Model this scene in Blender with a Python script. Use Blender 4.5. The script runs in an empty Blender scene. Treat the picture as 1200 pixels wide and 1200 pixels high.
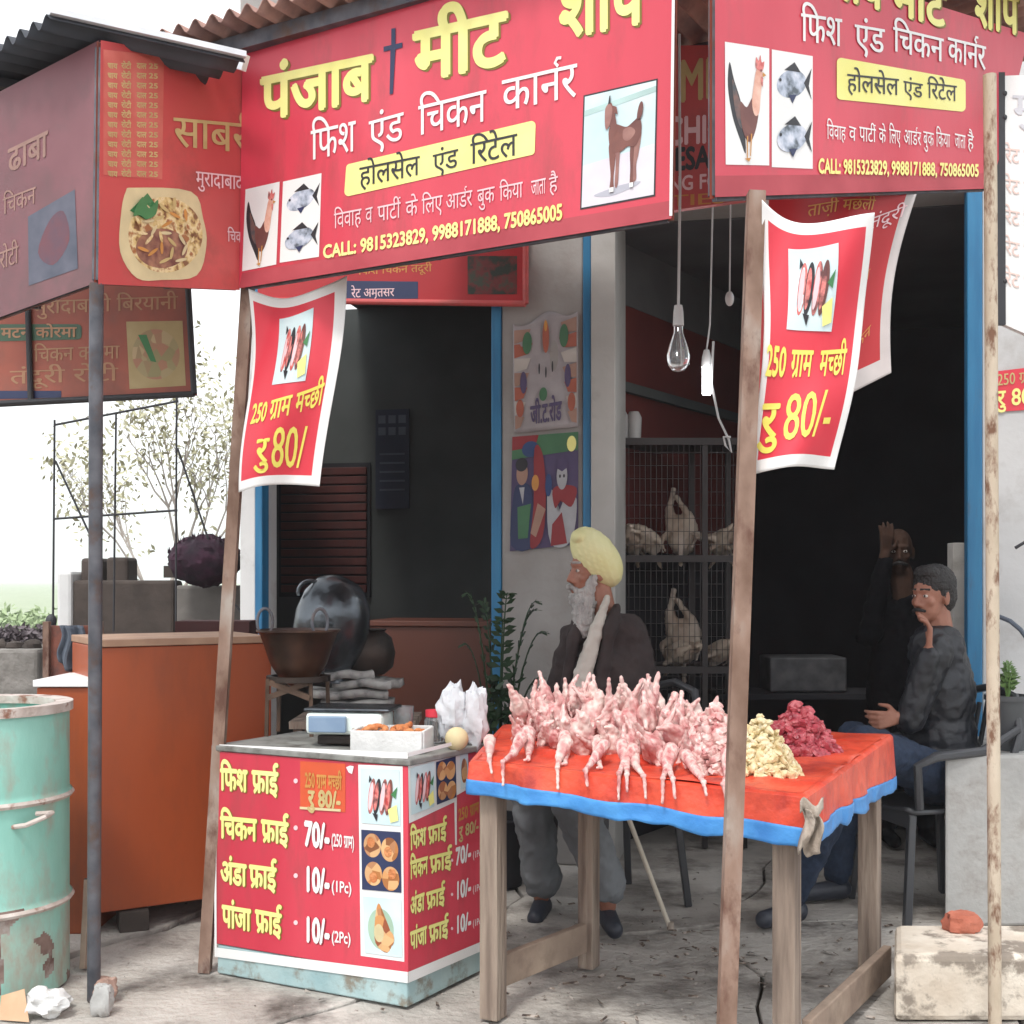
import bpy, bmesh, math, random, re
from mathutils import Vector, Matrix, Quaternion, noise as mnoise
random.seed(7)
C = bpy.context.scene.collection
sc = bpy.context.scene
R = math.radians
# ------------------------------------------------------------------ camera, sky, sun, exposure
F, HX, HY, EYE = 1450.0, 600.0, 680.0, 1.35
cam = bpy.data.objects.new('camera', bpy.data.cameras.new('camera')); C.objects.link(cam)
cam.location = (0, 0, EYE); cam.rotation_euler = (R(90), 0, 0)
cam.data.sensor_width = 36; cam.data.lens = 36 * F / 1200; cam.data.shift_y = (HY - 600) / 1200
cam.data.clip_start = .05; cam.data.clip_end = 9000
sc.camera = cam
w = bpy.data.worlds.new('World'); sc.world = w; w.use_nodes = True
nt = w.node_tree; bg = nt.nodes['Background']
sky = nt.nodes.new('ShaderNodeTexSky'); sky.sky_type = 'NISHITA'; sky.sun_disc = False
SUN_EL, SUN_AZ = 58, 200          # sun behind the camera, a little to the left, veiled by cloud
sky.sun_elevation = R(SUN_EL); sky.sun_rotation = R(SUN_AZ); sky.dust_density = 2; sky.air_density = 1.0; sky.ozone_density = .5
hs = nt.nodes.new('ShaderNodeHueSaturation'); hs.inputs['Saturation'].default_value = .18
vm = nt.nodes.new('ShaderNodeMixRGB'); vm.inputs[0].default_value = .6; vm.inputs[2].default_value = (8.6, 8.8, 9.0, 1)   # even white cloud veil
nt.links.new(sky.outputs[0], hs.inputs['Color']); nt.links.new(hs.outputs[0], vm.inputs[1]); nt.links.new(vm.outputs[0], bg.inputs[0]); bg.inputs[1].default_value = .15
sl = bpy.data.lights.new('sun', 'SUN'); sl.energy = 1.5; sl.angle = R(11); sl.color = (1, .97, .92)
so = bpy.data.objects.new('sun', sl); C.objects.link(so)
sd = Vector((math.sin(R(SUN_AZ)) * math.cos(R(SUN_EL)), math.cos(R(SUN_AZ)) * math.cos(R(SUN_EL)), math.sin(R(SUN_EL))))
so.rotation_euler = (-sd).to_track_quat('-Z', 'Y').to_euler(); so.location = (0, -3, 8)
sc.view_settings.view_transform = 'Standard'; sc.view_settings.look = 'None'
sc.view_settings.gamma = 1; sc.view_settings.use_curve_mapping = False
sc.view_settings.exposure = 0.66
sc.cycles.use_denoising = True; sc.cycles.max_bounces = 8; sc.cycles.volume_bounces = 1; sc.cycles.transparent_max_bounces = 12

# ------------------------------------------------------------------ small helpers
def P(px, py, D): return Vector(((px - HX) / F * D, D, EYE + (HY - py) / F * D))
def X(px, D): return (px - HX) / F * D
def Z(py, D): return EYE + (HY - py) / F * D
def lerp(a, b, t): return a + (b - a) * t

TMP = bpy.data.scenes.new('scratch')
def evaluated(o):
    TMP.collection.objects.link(o); TMP.view_layers[0].update(); dg = TMP.view_layers[0].depsgraph; dg.update()
    me = bpy.data.meshes.new_from_object(o.evaluated_get(dg)); TMP.collection.objects.unlink(o); bpy.data.objects.remove(o); return me
MATS = {}
def mat(name, cols, scale=6, rough=.6, metal=0, bump=0, bscale=None, stretch=(1, 1, 1), tex='noise', lo=.3, hi=.7,
        dirt=None, emit=0, trans=0, detail=5, spec=.5, alpha=1):
    if name in MATS: return MATS[name]
    m = bpy.data.materials.new(name); m.use_nodes = True; n = m.node_tree.nodes; L = m.node_tree.links
    b = n['Principled BSDF']
    if not isinstance(cols[0], (tuple, list)): cols = [cols]
    tc = n.new('ShaderNodeTexCoord'); mp = n.new('ShaderNodeMapping'); mp.inputs['Scale'].default_value = stretch
    L.new(tc.outputs['Object'], mp.inputs[0])
    if len(cols) == 1: c = cols[0]; cols = [tuple(x * .88 for x in c), tuple(min(1, x * 1.1) for x in c)]
    if tex == 'noise':
        t = n.new('ShaderNodeTexNoise'); t.inputs['Scale'].default_value = scale; t.inputs['Detail'].default_value = detail; out = t.outputs[0]
    elif tex == 'voronoi':
        t = n.new('ShaderNodeTexVoronoi'); t.inputs['Scale'].default_value = scale; out = t.outputs['Color']
    elif tex == 'wave':
        t = n.new('ShaderNodeTexWave'); t.inputs['Scale'].default_value = scale; t.inputs['Distortion'].default_value = 6
        t.inputs['Detail'].default_value = 3; out = t.outputs[1]
    L.new(mp.outputs[0], t.inputs['Vector'])
    r = n.new('ShaderNodeValToRGB'); e = r.color_ramp.elements
    while len(e) < len(cols): e.new(.5)
    for i, c in enumerate(cols):
        e[i].position = lo + (hi - lo) * i / max(1, len(cols) - 1); e[i].color = (*c, 1)
    L.new(out, r.inputs[0]); col = r.outputs[0]
    if dirt:
        dc, ds, dl, dh = dirt
        dn = n.new('ShaderNodeTexNoise'); dn.inputs['Scale'].default_value = ds; dn.inputs['Detail'].default_value = 8; dn.inputs['Roughness'].default_value = .65
        L.new(mp.outputs[0], dn.inputs['Vector'])
        mr = n.new('ShaderNodeMapRange'); mr.inputs[1].default_value = dl; mr.inputs[2].default_value = dh; L.new(dn.outputs[0], mr.inputs[0])
        mx = n.new('ShaderNodeMixRGB'); L.new(mr.outputs[0], mx.inputs[0]); L.new(col, mx.inputs[1]); mx.inputs[2].default_value = (*dc, 1); col = mx.outputs[0]
    L.new(col, b.inputs['Base Color'])
    b.inputs['Roughness'].default_value = rough; b.inputs['Metallic'].default_value = metal
    b.inputs['Specular IOR Level'].default_value = spec
    if trans: b.inputs['Transmission Weight'].default_value = trans
    if alpha < 1: b.inputs['Alpha'].default_value = alpha
    if emit: L.new(col, b.inputs['Emission Color']); b.inputs['Emission Strength'].default_value = emit
    if bump:
        bn = n.new('ShaderNodeTexNoise'); bn.inputs['Scale'].default_value = bscale or scale * 3; bn.inputs['Detail'].default_value = 6
        L.new(mp.outputs[0], bn.inputs['Vector'])
        bp = n.new('ShaderNodeBump'); bp.inputs['Strength'].default_value = min(1, bump); bp.inputs['Distance'].default_value = .02
        L.new(bn.outputs[0], bp.inputs['Height']); L.new(bp.outputs[0], b.inputs['Normal'])
    MATS[name] = m; return m

class MB:
    def __init__(s): s.v = []; s.f = []; s.m = []
    def add(s, vs, fs, m=0):
        k = len(s.v); s.v += [Vector(v) for v in vs]; s.f += [tuple(i + k for i in f) for f in fs]; s.m += [m] * len(fs); return s
    def hexa(s, b, t, m=0):            # four base points, four top points
        return s.add(list(b) + list(t), [(3, 2, 1, 0), (4, 5, 6, 7), (0, 1, 5, 4), (1, 2, 6, 5), (2, 3, 7, 6), (3, 0, 4, 7)], m)
    def box(s, c, d, rz=0, m=0):
        c = Vector(c); q = Matrix.Rotation(rz, 3, 'Z'); hx, hy, hz = d[0] / 2, d[1] / 2, d[2] / 2
        B = [c + q @ Vector((x, y, -hz)) for x, y in ((-hx, -hy), (hx, -hy), (hx, hy), (-hx, hy))]
        return s.hexa(B, [p + Vector((0, 0, 2 * hz)) for p in B], m)
    def prism(s, pts, z0, z1, m=0):
        n = len(pts); vs = [(p[0], p[1], z0) for p in pts] + [(p[0], p[1], z1) for p in pts]
        return s.add(vs, [tuple(range(n))[::-1], tuple(range(n, 2 * n))] + [(i, (i + 1) % n, n + (i + 1) % n, n + i) for i in range(n)], m)
    def beam(s, a, b, w_, h_, m=0, up=(0, 0, 1)):
        a, b = Vector(a), Vector(b); d = (b - a).normalized(); u = Vector(up)
        if abs(d.dot(u)) > .95: u = Vector((1, 0, 0)) if abs(d.x) < .9 else Vector((0, 1, 0))
        x = d.cross(u).normalized() * w_ / 2; y = d.cross(x).normalized() * h_ / 2
        o = [x + y, -x + y, -x - y, x - y]
        return s.hexa([a + k for k in o], [b + k for k in o], m)
    def tube(s, pts, r, seg=10, m=0, cap=True):
        pts = [Vector(p) for p in pts]; n = len(pts); rr = r if isinstance(r, (list, tuple)) else [r] * n
        vs = []; u = None
        for i, p in enumerate(pts):
            d = (pts[min(i + 1, n - 1)] - pts[max(i - 1, 0)]).normalized()
            if u is None: u = d.orthogonal().normalized()
            u = (u - d * u.dot(d)).normalized(); v = d.cross(u)
            vs += [p + (u * math.cos(2 * math.pi * k / seg) + v * math.sin(2 * math.pi * k / seg)) * rr[i] for k in range(seg)]
        fs = [(i * seg + k, i * seg + (k + 1) % seg, (i + 1) * seg + (k + 1) % seg, (i + 1) * seg + k) for i in range(n - 1) for k in range(seg)]
        if cap: fs += [tuple(range(seg))[::-1], tuple(range((n - 1) * seg, n * seg))]
        return s.add(vs, fs, m)
    def ell(s, c, r, rot=None, m=0, nu=14, nv=9, fn=None):
        c = Vector(c); rot = rot or Matrix.Identity(3); vs = []
        for j in range(nv + 1):
            th = math.pi * j / nv
            for i in range(nu):
                ph = 2 * math.pi * i / nu
                p = Vector((math.sin(th) * math.cos(ph), math.sin(th) * math.sin(ph), math.cos(th)))
                k = fn(p) if fn else 1
                vs.append(c + rot @ Vector((p.x * r[0], p.y * r[1], p.z * r[2])) * k)
        fs = [(j * nu + i, (j + 1) * nu + i, (j + 1) * nu + (i + 1) % nu, j * nu + (i + 1) % nu) for j in range(nv) for i in range(nu)]
        return s.add(vs, fs, m)
    def cap(s, a, b, ra, rb, m=0, n=5):   # tapered capsule
        a, b = Vector(a), Vector(b); s.ell(a, (ra,) * 3, m=m, nu=10, nv=7); s.ell(b, (rb,) * 3, m=m, nu=10, nv=7)
        return s.tube([a, b], [ra, rb], 10, m)
    def lathe(s, prof, c, seg=24, m=0, rot=None):
        c = Vector(c); rot = rot or Matrix.Identity(3); n = len(prof); vs = []
        for r, z in prof:
            vs += [c + rot @ Vector((r * math.cos(2 * math.pi * k / seg), r * math.sin(2 * math.pi * k / seg), z)) for k in range(seg)]
        return s.add(vs, [(i * seg + k, i * seg + (k + 1) % seg, (i + 1) * seg + (k + 1) % seg, (i + 1) * seg + k) for i in range(n - 1) for k in range(seg)], m)
    def grid(s, fn, nu, nv, m=0, mf=None):
        k = len(s.v)
        for j in range(nv + 1):
            for i in range(nu + 1): s.v.append(Vector(fn(i / nu, j / nv)))
        for j in range(nv):
            for i in range(nu):
                a = k + j * (nu + 1) + i; s.f.append((a, a + 1, a + nu + 2, a + nu + 1)); s.m.append(mf((i + .5) / nu, (j + .5) / nv) if mf else m)
        return s
    def mesh(s, name, mats, loc=(0, 0, 0), smooth=False, sharp=None):
        loc = Vector(loc); me = bpy.data.meshes.new(name); me.from_pydata([v - loc for v in s.v], [], s.f)
        for mm in (mats if isinstance(mats, (list, tuple)) else [mats]): me.materials.append(mm)
        me.polygons.foreach_set('material_index', s.m)
        if smooth:
            me.polygons.foreach_set('use_smooth', [True] * len(me.polygons))
            if sharp: me.set_sharp_from_angle(angle=R(sharp))
        me.update(); return me
    def build(s, name, mats, parent=None, bevel=0, smooth=False, sharp=40, loc=None, label=None, fixn=True, solid=0):
        base = parent_loc(parent) if parent else Vector(loc or (0, 0, 0))
        me = s.mesh(name, mats, base, smooth, sharp)
        if fixn:
            bm = bmesh.new(); bm.from_mesh(me); bmesh.ops.recalc_face_normals(bm, faces=bm.faces); bm.to_mesh(me); bm.free()
        o = bpy.data.objects.new(name, me); C.objects.link(o)
        if parent: o.parent = parent
        else: o.location = base
        LOCS[o.name] = base
        if bevel:
            b = o.modifiers.new('bevel', 'BEVEL'); b.width = bevel; b.segments = 2; b.limit_method = 'ANGLE'
        if solid:
            b = o.modifiers.new('solid', 'SOLIDIFY'); b.thickness = solid; b.offset = 0
        if label: o['label'] = label
        return o
LOCS = {}
def parent_loc(p): return LOCS[p.name]
def thing(name, label, cat, loc=(0, 0, 0), group=None):
    o = bpy.data.objects.new(name, None); o.empty_display_size = .1; C.objects.link(o); o.location = loc; LOCS[o.name] = Vector(loc)
    o['label'] = label; o['category'] = cat
    if group: o['group'] = group
    return o
def tag(o, label, cat, group=None, kind=None):
    o['label'] = label; o['category'] = cat
    if group: o['group'] = group
    if kind: o['kind'] = kind
    return o
def struct(o): o['kind'] = 'structure'; return o
def remeshed(mb, name, mats, voxel, smooth=2, loc=(0, 0, 0), disp=0, dscale=.05):
    me = mb.mesh(name, mats, loc); o = bpy.data.objects.new('tmp', me)
    r = o.modifiers.new('r', 'REMESH'); r.mode = 'VOXEL'; r.voxel_size = voxel; r.use_smooth_shade = True
    if smooth: s_ = o.modifiers.new('s', 'SMOOTH'); s_.factor = .5; s_.iterations = smooth
    out = evaluated(o); out.name = name; bpy.data.meshes.remove(me)
    out.materials.clear()
    for mm in (mats if isinstance(mats, (list, tuple)) else [mats]): out.materials.append(mm)
    if disp:
        N_ = [v.normal.copy() for v in out.vertices]; co = []
        for v, nn in zip(out.vertices, N_):
            q_ = v.co; k_ = mnoise.noise(q_ / dscale) + .45 * mnoise.noise(q_ / (dscale * .4)); co += list(q_ + nn * k_ * disp)
        out.vertices.foreach_set('co', co)
    out.polygons.foreach_set('use_smooth', [True] * len(out.polygons)); out.update()
    return out
def place(me, name, parent=None, loc=None, label=None):
    o = bpy.data.objects.new(name, me); C.objects.link(o)
    if parent: o.parent = parent; LOCS[o.name] = parent_loc(parent)
    elif loc is not None: o.location = loc; LOCS[o.name] = Vector(loc)
    if label: o['label'] = label
    return o

# ------------------------------------------------------------------ lettering (Devanagari laid out glyph by glyph)
GC = {}
def glyph(c, off):
    k = (c, off)
    if k in GC: return GC[k]
    def ev(body):
        cu = bpy.data.curves.new('g', 'FONT'); cu.body = body; cu.size = 1; cu.offset = off; cu.resolution_u = 3
        o = bpy.data.objects.new('g', cu); me = evaluated(o)
        vs = [tuple(v.co[:2]) for v in me.vertices]; fs = [tuple(p.vertices) for p in me.polygons]
        bpy.data.meshes.remove(me); bpy.data.curves.remove(cu); return vs, fs
    vs, fs = ev(c)
    a = max(v[0] for v in ev(c + 'H')[0]); b = max(v[0] for v in ev('H')[0])
    GC[k] = (vs, fs, a - b); return GC[k]
def clipx(vs, fs, xm):
    return [(min(x, xm), y) for x, y in vs], fs
def strip(pts, wd):
    vs = []; fs = []
    for i, p in enumerate(pts):
        a = pts[max(i - 1, 0)]; b = pts[min(i + 1, len(pts) - 1)]; dx, dy = b[0] - a[0], b[1] - a[1]; l = math.hypot(dx, dy) or 1
        nx, ny = -dy / l * wd / 2, dx / l * wd / 2; vs += [(p[0] + nx, p[1] + ny), (p[0] - nx, p[1] - ny)]
        if i: fs.append((2 * i - 2, 2 * i - 1, 2 * i + 1, 2 * i))
    return vs, fs
HAL = '\u094d'; CONS = '[\u0915-\u0939]'
def layout(text, off):
    items = []; x = 0; k = 0; HH = .6
    for mt in re.finditer('(\u0930\u094d)?(' + CONS + ')((?:\u094d' + CONS + ')*)([\u093e-\u094c\u0902\u0901]*)|(.)', text, re.S):
        if mt.group(5) is not None:
            c = mt.group(5)
            if c == ' ': x += .3; continue
            v, f, a = glyph(c, off); items.append((v, f, x, k)); x += a; k += 1; continue
        reph, c0, rest, mats_ = mt.group(1), mt.group(2), mt.group(3), mt.group(4) or ''
        if '\u093f' in mats_:
            v, f, a = glyph('\u093f', off); items.append((v, f, x, k)); x += a; k += 1; mats_ = mats_.replace('\u093f', '')
        chain = [c0] + re.findall(CONS, rest); i = 0; ra = False
        if len(chain) > 1 and chain[-1] == '\u0930': ra = True; chain = chain[:-1]
        for j, c in enumerate(chain):
            v, f, a = glyph(c, off)
            if j < len(chain) - 1:
                v, f = clipx(v, f, a * .72); items.append((v, f, x, k)); x += a * .7
            else:
                items.append((v, f, x, k))
                if ra:
                    sx = x + (a * .52 if c == 'फ' else a * .8); sv, sf = strip([(sx, .2), (sx - .12, .12), (sx - .26, 0)], .075); items.append((sv, sf, 0, k + 1))
                x += a
            k += 1
        for c in mats_:
            v, f, a = glyph(c, off); items.append((v, f, x, k)); x += a; k += 1
        if reph:
            sv, sf = strip([(x - .08, HH + .05), (x - .16, HH + .13), (x - .1, HH + .21), (x + .0, HH + .2)], .06); items.append((sv, sf, 0, k)); k += 1
    return items, x
def letters(surf, text, q, m, parent, bold=.012, off=1, name='lettering', H=.62, sub=0, shift=(0, 0), slant=0):
    """surf(a,b,h)->point, h = height above the face; q=(x0,y0,x1,y1,h0,h1) baseline ends and letter heights"""
    items, W = layout(text, 0); mb = MB(); x0, y0, x1, y1, h0, h1 = q
    st_ = [(0, 0)] + ([(bold, 0), (-bold, 0), (0, bold), (0, -bold), (bold * .7, bold * .7), (-bold * .7, -bold * .7)] if bold > .015 else [(bold, 0), (-bold, 0)] if bold > .004 else [])
    if re.search('[A-Z0-9]', text) and not re.search('[\u0900-\u097f]', text): H = .7
    for v, f, xo, k in items:
      for si, (bx, by) in enumerate(st_):
        vs = []
        for (x, y) in v:
            t = (x + bx + xo) / W; hh = lerp(h0, h1, t)
            vs.append(surf(lerp(x0, x1, t) + shift[0], lerp(y0, y1, t) - hh * (y + by) / H + shift[1], .0012 * off + .00025 * (k % 4) + .00003 * si))
        mb.add(vs, f)
    o = mb.build(name, m, parent, fixn=False)
    if sub:
        bm = bmesh.new(); bm.from_mesh(o.data); bmesh.ops.triangulate(bm, faces=bm.faces)
        bm.to_mesh(o.data); bm.free()
    return o
class Plane:                         # a flat sign through three points of the photograph at known distances
    def __init__(s, TL, TR, BL, BR):
        s.p = [P(*TL), P(*TR), None, P(*BL)]
        s.n = (s.p[1] - s.p[0]).cross(s.p[3] - s.p[0]).normalized()
        if s.n.y > 0: s.n = -s.n
        s.p[2] = s.at(*BR)
    def at(s, px, py, h=0):
        d = Vector(((px - HX) / F, 1, (HY - py) / F)); o = Vector((0, 0, EYE))
        return o + d * ((s.p[0] - o).dot(s.n) / d.dot(s.n)) + s.n * h
def poly(surf, pts, m, parent, off=1, name='printed_picture', mb=None):
    vs = [surf(x, y, .0012 * off) for x, y in pts]
    b = mb or MB(); b.add(vs, [tuple(range(len(pts)))])
    return None if mb else b.build(name, m, parent, fixn=False)
def circ(cx, cy, rx, ry, n=14, rot=0):
    return [(cx + rx * math.cos(t) * math.cos(rot) - ry * math.sin(t) * math.sin(rot), cy + rx * math.cos(t) * math.sin(rot) + ry * math.sin(t) * math.cos(rot)) for t in [2 * math.pi * i / n for i in range(n)]]
def quadmap(q):                       # q = TL,TR,BR,BL in surface units -> function of (u,v)
    return lambda u, v: tuple(lerp(lerp(q[0][i], q[1][i], u), lerp(q[3][i], q[2][i], u), v) for i in (0, 1))
def smooth_outline(p):
    n = len(p); out = []
    for i in range(n):
        a, b_, c, d = p[i - 1], p[i], p[(i + 1) % n], p[(i + 2) % n]
        for t in (0, .25, .5, .75):
            out.append(tuple(.5 * (2 * b_[k] + (c[k] - a[k]) * t + (2 * a[k] - 5 * b_[k] + 4 * c[k] - d[k]) * t * t + (3 * b_[k] - a[k] - 3 * c[k] + d[k]) * t ** 3) for k in (0, 1)))
    return out
def picture(surf, q, layers, parent, name='printed_picture', off=1):
    """layers: list of (points in 0..1, material); all sheets of one picture in one mesh"""
    f = quadmap(q); mb = MB(); ms = []
    for i, (pts, m) in enumerate(layers):
        if m not in ms: ms.append(m)
        h_ = .0012 * off + .0003 * i
        if pts is SQ: mb.grid(lambda u, v: surf(*f(u, v), h_), 12, 12, ms.index(m)); continue
        if 5 <= len(pts) <= 20 and off != 5: pts = smooth_outline(pts)
        c_ = [sum(p[k] for p in pts) / len(pts) for k in (0, 1)]
        if off == 3 and len(pts) > 8: mb.add([surf(*f(*p), h_) for p in pts] + [surf(*f(*c_), h_)], [(k, (k + 1) % len(pts), len(pts)) for k in range(len(pts))], ms.index(m)); continue
        mb.add([surf(*f(*p), h_) for p in pts], [tuple(range(len(pts)))], ms.index(m))
    return mb.build(name, ms, parent, fixn=False)
SQ = [(0, 0), (1, 0), (1, 1), (0, 1)]

# ------------------------------------------------------------------ materials
m_conc = mat('ground concrete', [(.27, .245, .22), (.43, .40, .365), (.56, .53, .49)], 2.6, .88, bump=.7, bscale=34, dirt=((.085, .07, .06), 2.1, .50, .66), detail=10)
m_soil = mat('soil', [(.10, .085, .07), (.18, .15, .12)], 5, .95, bump=.6, bscale=25)
m_field = mat('green field', [(.26, .32, .20), (.36, .40, .28)], .4, .9)
m_hill = mat('hill', [(.12, .16, .13), (.18, .22, .16)], .02, .9)
m_red = mat('red printed flex', [(.50, .028, .055), (.66, .06, .095)], 1.6, .36, bump=.25, bscale=2.6, stretch=(1.6, 1.6, .5), dirt=((.33, .055, .06), 3.5, .52, .78))
m_redd = mat('red flex weathered', [(.46, .045, .05), (.58, .09, .085)], 2, .5, bump=.1, bscale=3, dirt=((.25, .06, .05), 4, .5, .8))
m_redflag = mat('red flag cloth', [(.62, .03, .055), (.70, .045, .07)], 3, .45, bump=.12, bscale=9)
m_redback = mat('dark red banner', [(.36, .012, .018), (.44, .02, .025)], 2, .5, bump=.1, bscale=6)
m_maroon = mat('shaded maroon flex', [(.13, .035, .045), (.25, .10, .115)], 1.5, .5, bump=.1, bscale=3, dirt=((.10, .06, .06), 2.5, .45, .75))  # darker than the bright face: the side face's shade is in this colour
m_brownflex = mat('brown flex back', [(.30, .075, .05), (.40, .11, .07)], 4, .6, dirt=((.18, .08, .06), 5, .45, .8))
m_white = mat('white print', [(.74, .74, .73), (.82, .81, .80)], 4, .5)
m_yel = mat('yellow print', [(.80, .68, .10), (.84, .74, .16)], 4, .5)
m_yelp = mat('pale yellow print', [(.82, .76, .22), (.86, .82, .32)], 4, .5)
m_cream = mat('cream print', (.62, .52, .30), 12, .6)
m_black = mat('black print', (.02, .02, .025), 4, .5)
m_navy = mat('navy print', (.02, .03, .09), 4, .5)
m_shadow = mat('dark print outline', (.20, .16, .02), 4, .5)
m_green = mat('green print', (.05, .20, .07), 8, .5)
m_paleb = mat('pale blue print', [(.50, .66, .70), (.66, .76, .78)], 6, .5)
m_gold = mat('faded gold print', [(.45, .34, .14), (.58, .45, .2)], 14, .6)
m_ochre = mat('ochre print', (.55, .25, .06), 9, .6)
m_pinkw = mat('pinkish white print', (.80, .55, .58), 9, .5)
m_food = mat('printed fried food', [(.16, .05, .02), (.55, .22, .06), (.72, .45, .22), (.30, .08, .03)], 30, .5, tex='voronoi', lo=.1, hi=.9)
m_food2 = mat('printed noodles', [(.22, .10, .04), (.62, .45, .18), (.75, .62, .35), (.35, .14, .05)], 26, .5, lo=.38, hi=.62)
m_fish = mat('printed fish skin', [(.08, .10, .12), (.40, .45, .55), (.66, .68, .76)], 28, .5, lo=.35, hi=.65)
m_fishr = mat('printed cut fish', [(.45, .04, .04), (.70, .22, .20), (.12, .04, .04)], 26, .5, lo=.35, hi=.65)
m_goat = mat('printed goat', [(.10, .03, .03), (.22, .08, .06)], 9, .5)
m_wall = mat('grey plaster', [(.27, .255, .24), (.37, .35, .335)], 3, .85, bump=.25, bscale=14, dirt=((.28, .25, .23), 3.5, .5, .75))
m_walllite = mat('white plaster', [(.62, .62, .62), (.72, .72, .71)], 3, .85, bump=.2, bscale=14, dirt=((.42, .40, .38), 4, .55, .8))
m_blue = mat('blue painted wood', [(.015, .13, .28), (.03, .20, .38)], 6, .5, stretch=(3, 3, .4), dirt=((.05, .10, .16), 8, .58, .75))
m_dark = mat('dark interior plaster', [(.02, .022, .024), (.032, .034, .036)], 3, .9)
m_vdark = mat('shaded interior wall', [(.010, .010, .013), (.020, .020, .026)], 3, .9)  # near-black base colour carries the deep shade of the bays
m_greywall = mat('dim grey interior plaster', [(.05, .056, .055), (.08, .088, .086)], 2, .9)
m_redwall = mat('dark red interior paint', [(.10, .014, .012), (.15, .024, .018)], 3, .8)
m_steel = mat('galvanised pole', [(.07, .075, .09), (.16, .16, .18)], 14, .55, .5, dirt=((.12, .07, .05), 9, .5, .7))
m_rustpole = mat('rusty brown pole', [(.13, .07, .045), (.25, .16, .12), (.36, .31, .27)], 9, .75, stretch=(1, 1, .5), bump=.2, dirt=((.10, .04, .025), 12, .5, .65))
m_creampole = mat('cream flaking pole', [(.42, .34, .25), (.56, .48, .38)], 11, .8, bump=.4, bscale=30, stretch=(1, 1, .4), dirt=((.17, .085, .05), 22, .5, .62))
m_roofdark = mat('dark corrugated tin', [(.03, .035, .045), (.06, .065, .08)], 5, .6, .3)
m_roofrust = mat('rusty corrugated tin', [(.30, .15, .12), (.45, .27, .22)], 6, .75, .1, dirt=((.18, .10, .09), 5, .45, .7))
m_trim = mat('pale metal gutter', (.72, .74, .78), 6, .4, .2)
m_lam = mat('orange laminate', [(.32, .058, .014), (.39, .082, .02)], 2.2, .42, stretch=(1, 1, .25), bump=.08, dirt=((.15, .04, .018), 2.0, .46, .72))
m_lamd = mat('shaded orange laminate', [(.07, .018, .008), (.10, .026, .012)], 2, .5)  # orange laminate darkened, the inner bay's shade painted in
m_drum = mat('mint green drum paint', [(.22, .50, .42), (.32, .60, .52)], 5, .55, bump=.35, bscale=9, dirt=((.34, .33, .27), 6, .50, .68), stretch=(1, 1, .5))
m_drumr = mat('rusty bare drum steel', [(.10, .05, .04), (.28, .20, .17)], 12, .8, dirt=((.40, .37, .34), 9, .5, .7))
m_rim = mat('worn pale drum rim', [(.42, .34, .30), (.62, .56, .52)], 15, .7, bump=.3, dirt=((.25, .12, .08), 14, .55, .65))
m_teal = mat('chipped pale teal wood', [(.26, .40, .42), (.40, .52, .52)], 8, .7, bump=.3, bscale=20, dirt=((.22, .20, .16), 11, .5, .62))
m_wood = mat('weathered wood', [(.13, .095, .075), (.25, .19, .15), (.36, .29, .23)], 9, .85, stretch=(3, 3, .25), bump=.7, bscale=18, dirt=((.09, .06, .045), 5, .55, .8))
m_woodl = mat('weathered board', [(.24, .17, .13), (.38, .29, .22)], 7, .85, bump=.35, bscale=18, dirt=((.12, .08, .06), 5, .5, .8))
m_tarp = mat('red orange tarpaulin', [(.62, .045, .02), (.76, .11, .055)], 7, .40, bump=.8, bscale=11, dirt=((.34, .025, .018), 6, .5, .70))
m_tarpb = mat('blue tarpaulin', [(.03, .19, .52), (.07, .30, .66)], 9, .45, bump=.4, bscale=18)
m_iron = mat('blackened iron', [(.016, .014, .013), (.05, .035, .028)], 10, .5, .6, bump=.2)
m_pan = mat('brown oiled iron', [(.02, .012, .01), (.11, .05, .03)], 6, .35, .6)
m_alu = mat('dull aluminium', [(.03, .034, .04), (.13, .145, .16)], 7, .27, .85, bump=.5, bscale=7)
m_plast = mat('black plastic', (.045, .047, .053), 6, .32)
m_foam = mat('white foam', (.64, .64, .63), 12, .8, bump=.2, bscale=80)
m_scale = mat('scale body plastic', (.72, .80, .76), 5, .45)
m_scaled = mat('scale display', [(.16, .24, .36), (.25, .34, .46)], 8, .2)
m_bag = mat('thin white polythene', (.82, .84, .88), 6, .25, trans=.35, bump=.5, bscale=20)
m_glass = mat('clear glass', (.85, .88, .9), 4, .05, trans=.9)
m_rusk = mat('orange fried pieces', [(.50, .13, .03), (.62, .26, .10)], 25, .6, bump=.5)
m_paper = mat('old newspaper', [(.10, .10, .10), (.30, .29, .28), (.42, .41, .39)], 22, .85, bump=.2)
m_skin = mat('brown skin', [(.26, .105, .065), (.34, .15, .10)], 18, .5, bump=.08)
m_skind = mat('shaded brown skin', [(.036, .018, .012), (.058, .03, .02)], 18, .8, spec=.2, bump=.08)  # skin tone lowered to hold the bay's shade in its colour
m_beard = mat('grey white beard', [(.30, .29, .28), (.52, .50, .48)], 34, .95, bump=1, bscale=110, stretch=(1, 1, .25))
m_turban = mat('pale yellow turban cloth', [(.66, .63, .30), (.74, .72, .42)], 8, .8, bump=.2, bscale=20)
m_kurta = mat('off white kurta', (.48, .45, .40), 8, .85, bump=.2, bscale=14)
m_jacket = mat('dark brown waistcoat wool', [(.022, .015, .015), (.04, .028, .027)], 12, .9, bump=.3, bscale=30)
m_trous = mat('grey cotton', [(.14, .15, .16), (.22, .235, .25)], 6, .9, bump=.3, bscale=12)
m_navyj = mat('dark navy jacket', [(.006, .007, .010), (.010, .012, .018)], 5, .48, bump=.4, bscale=14)
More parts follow.
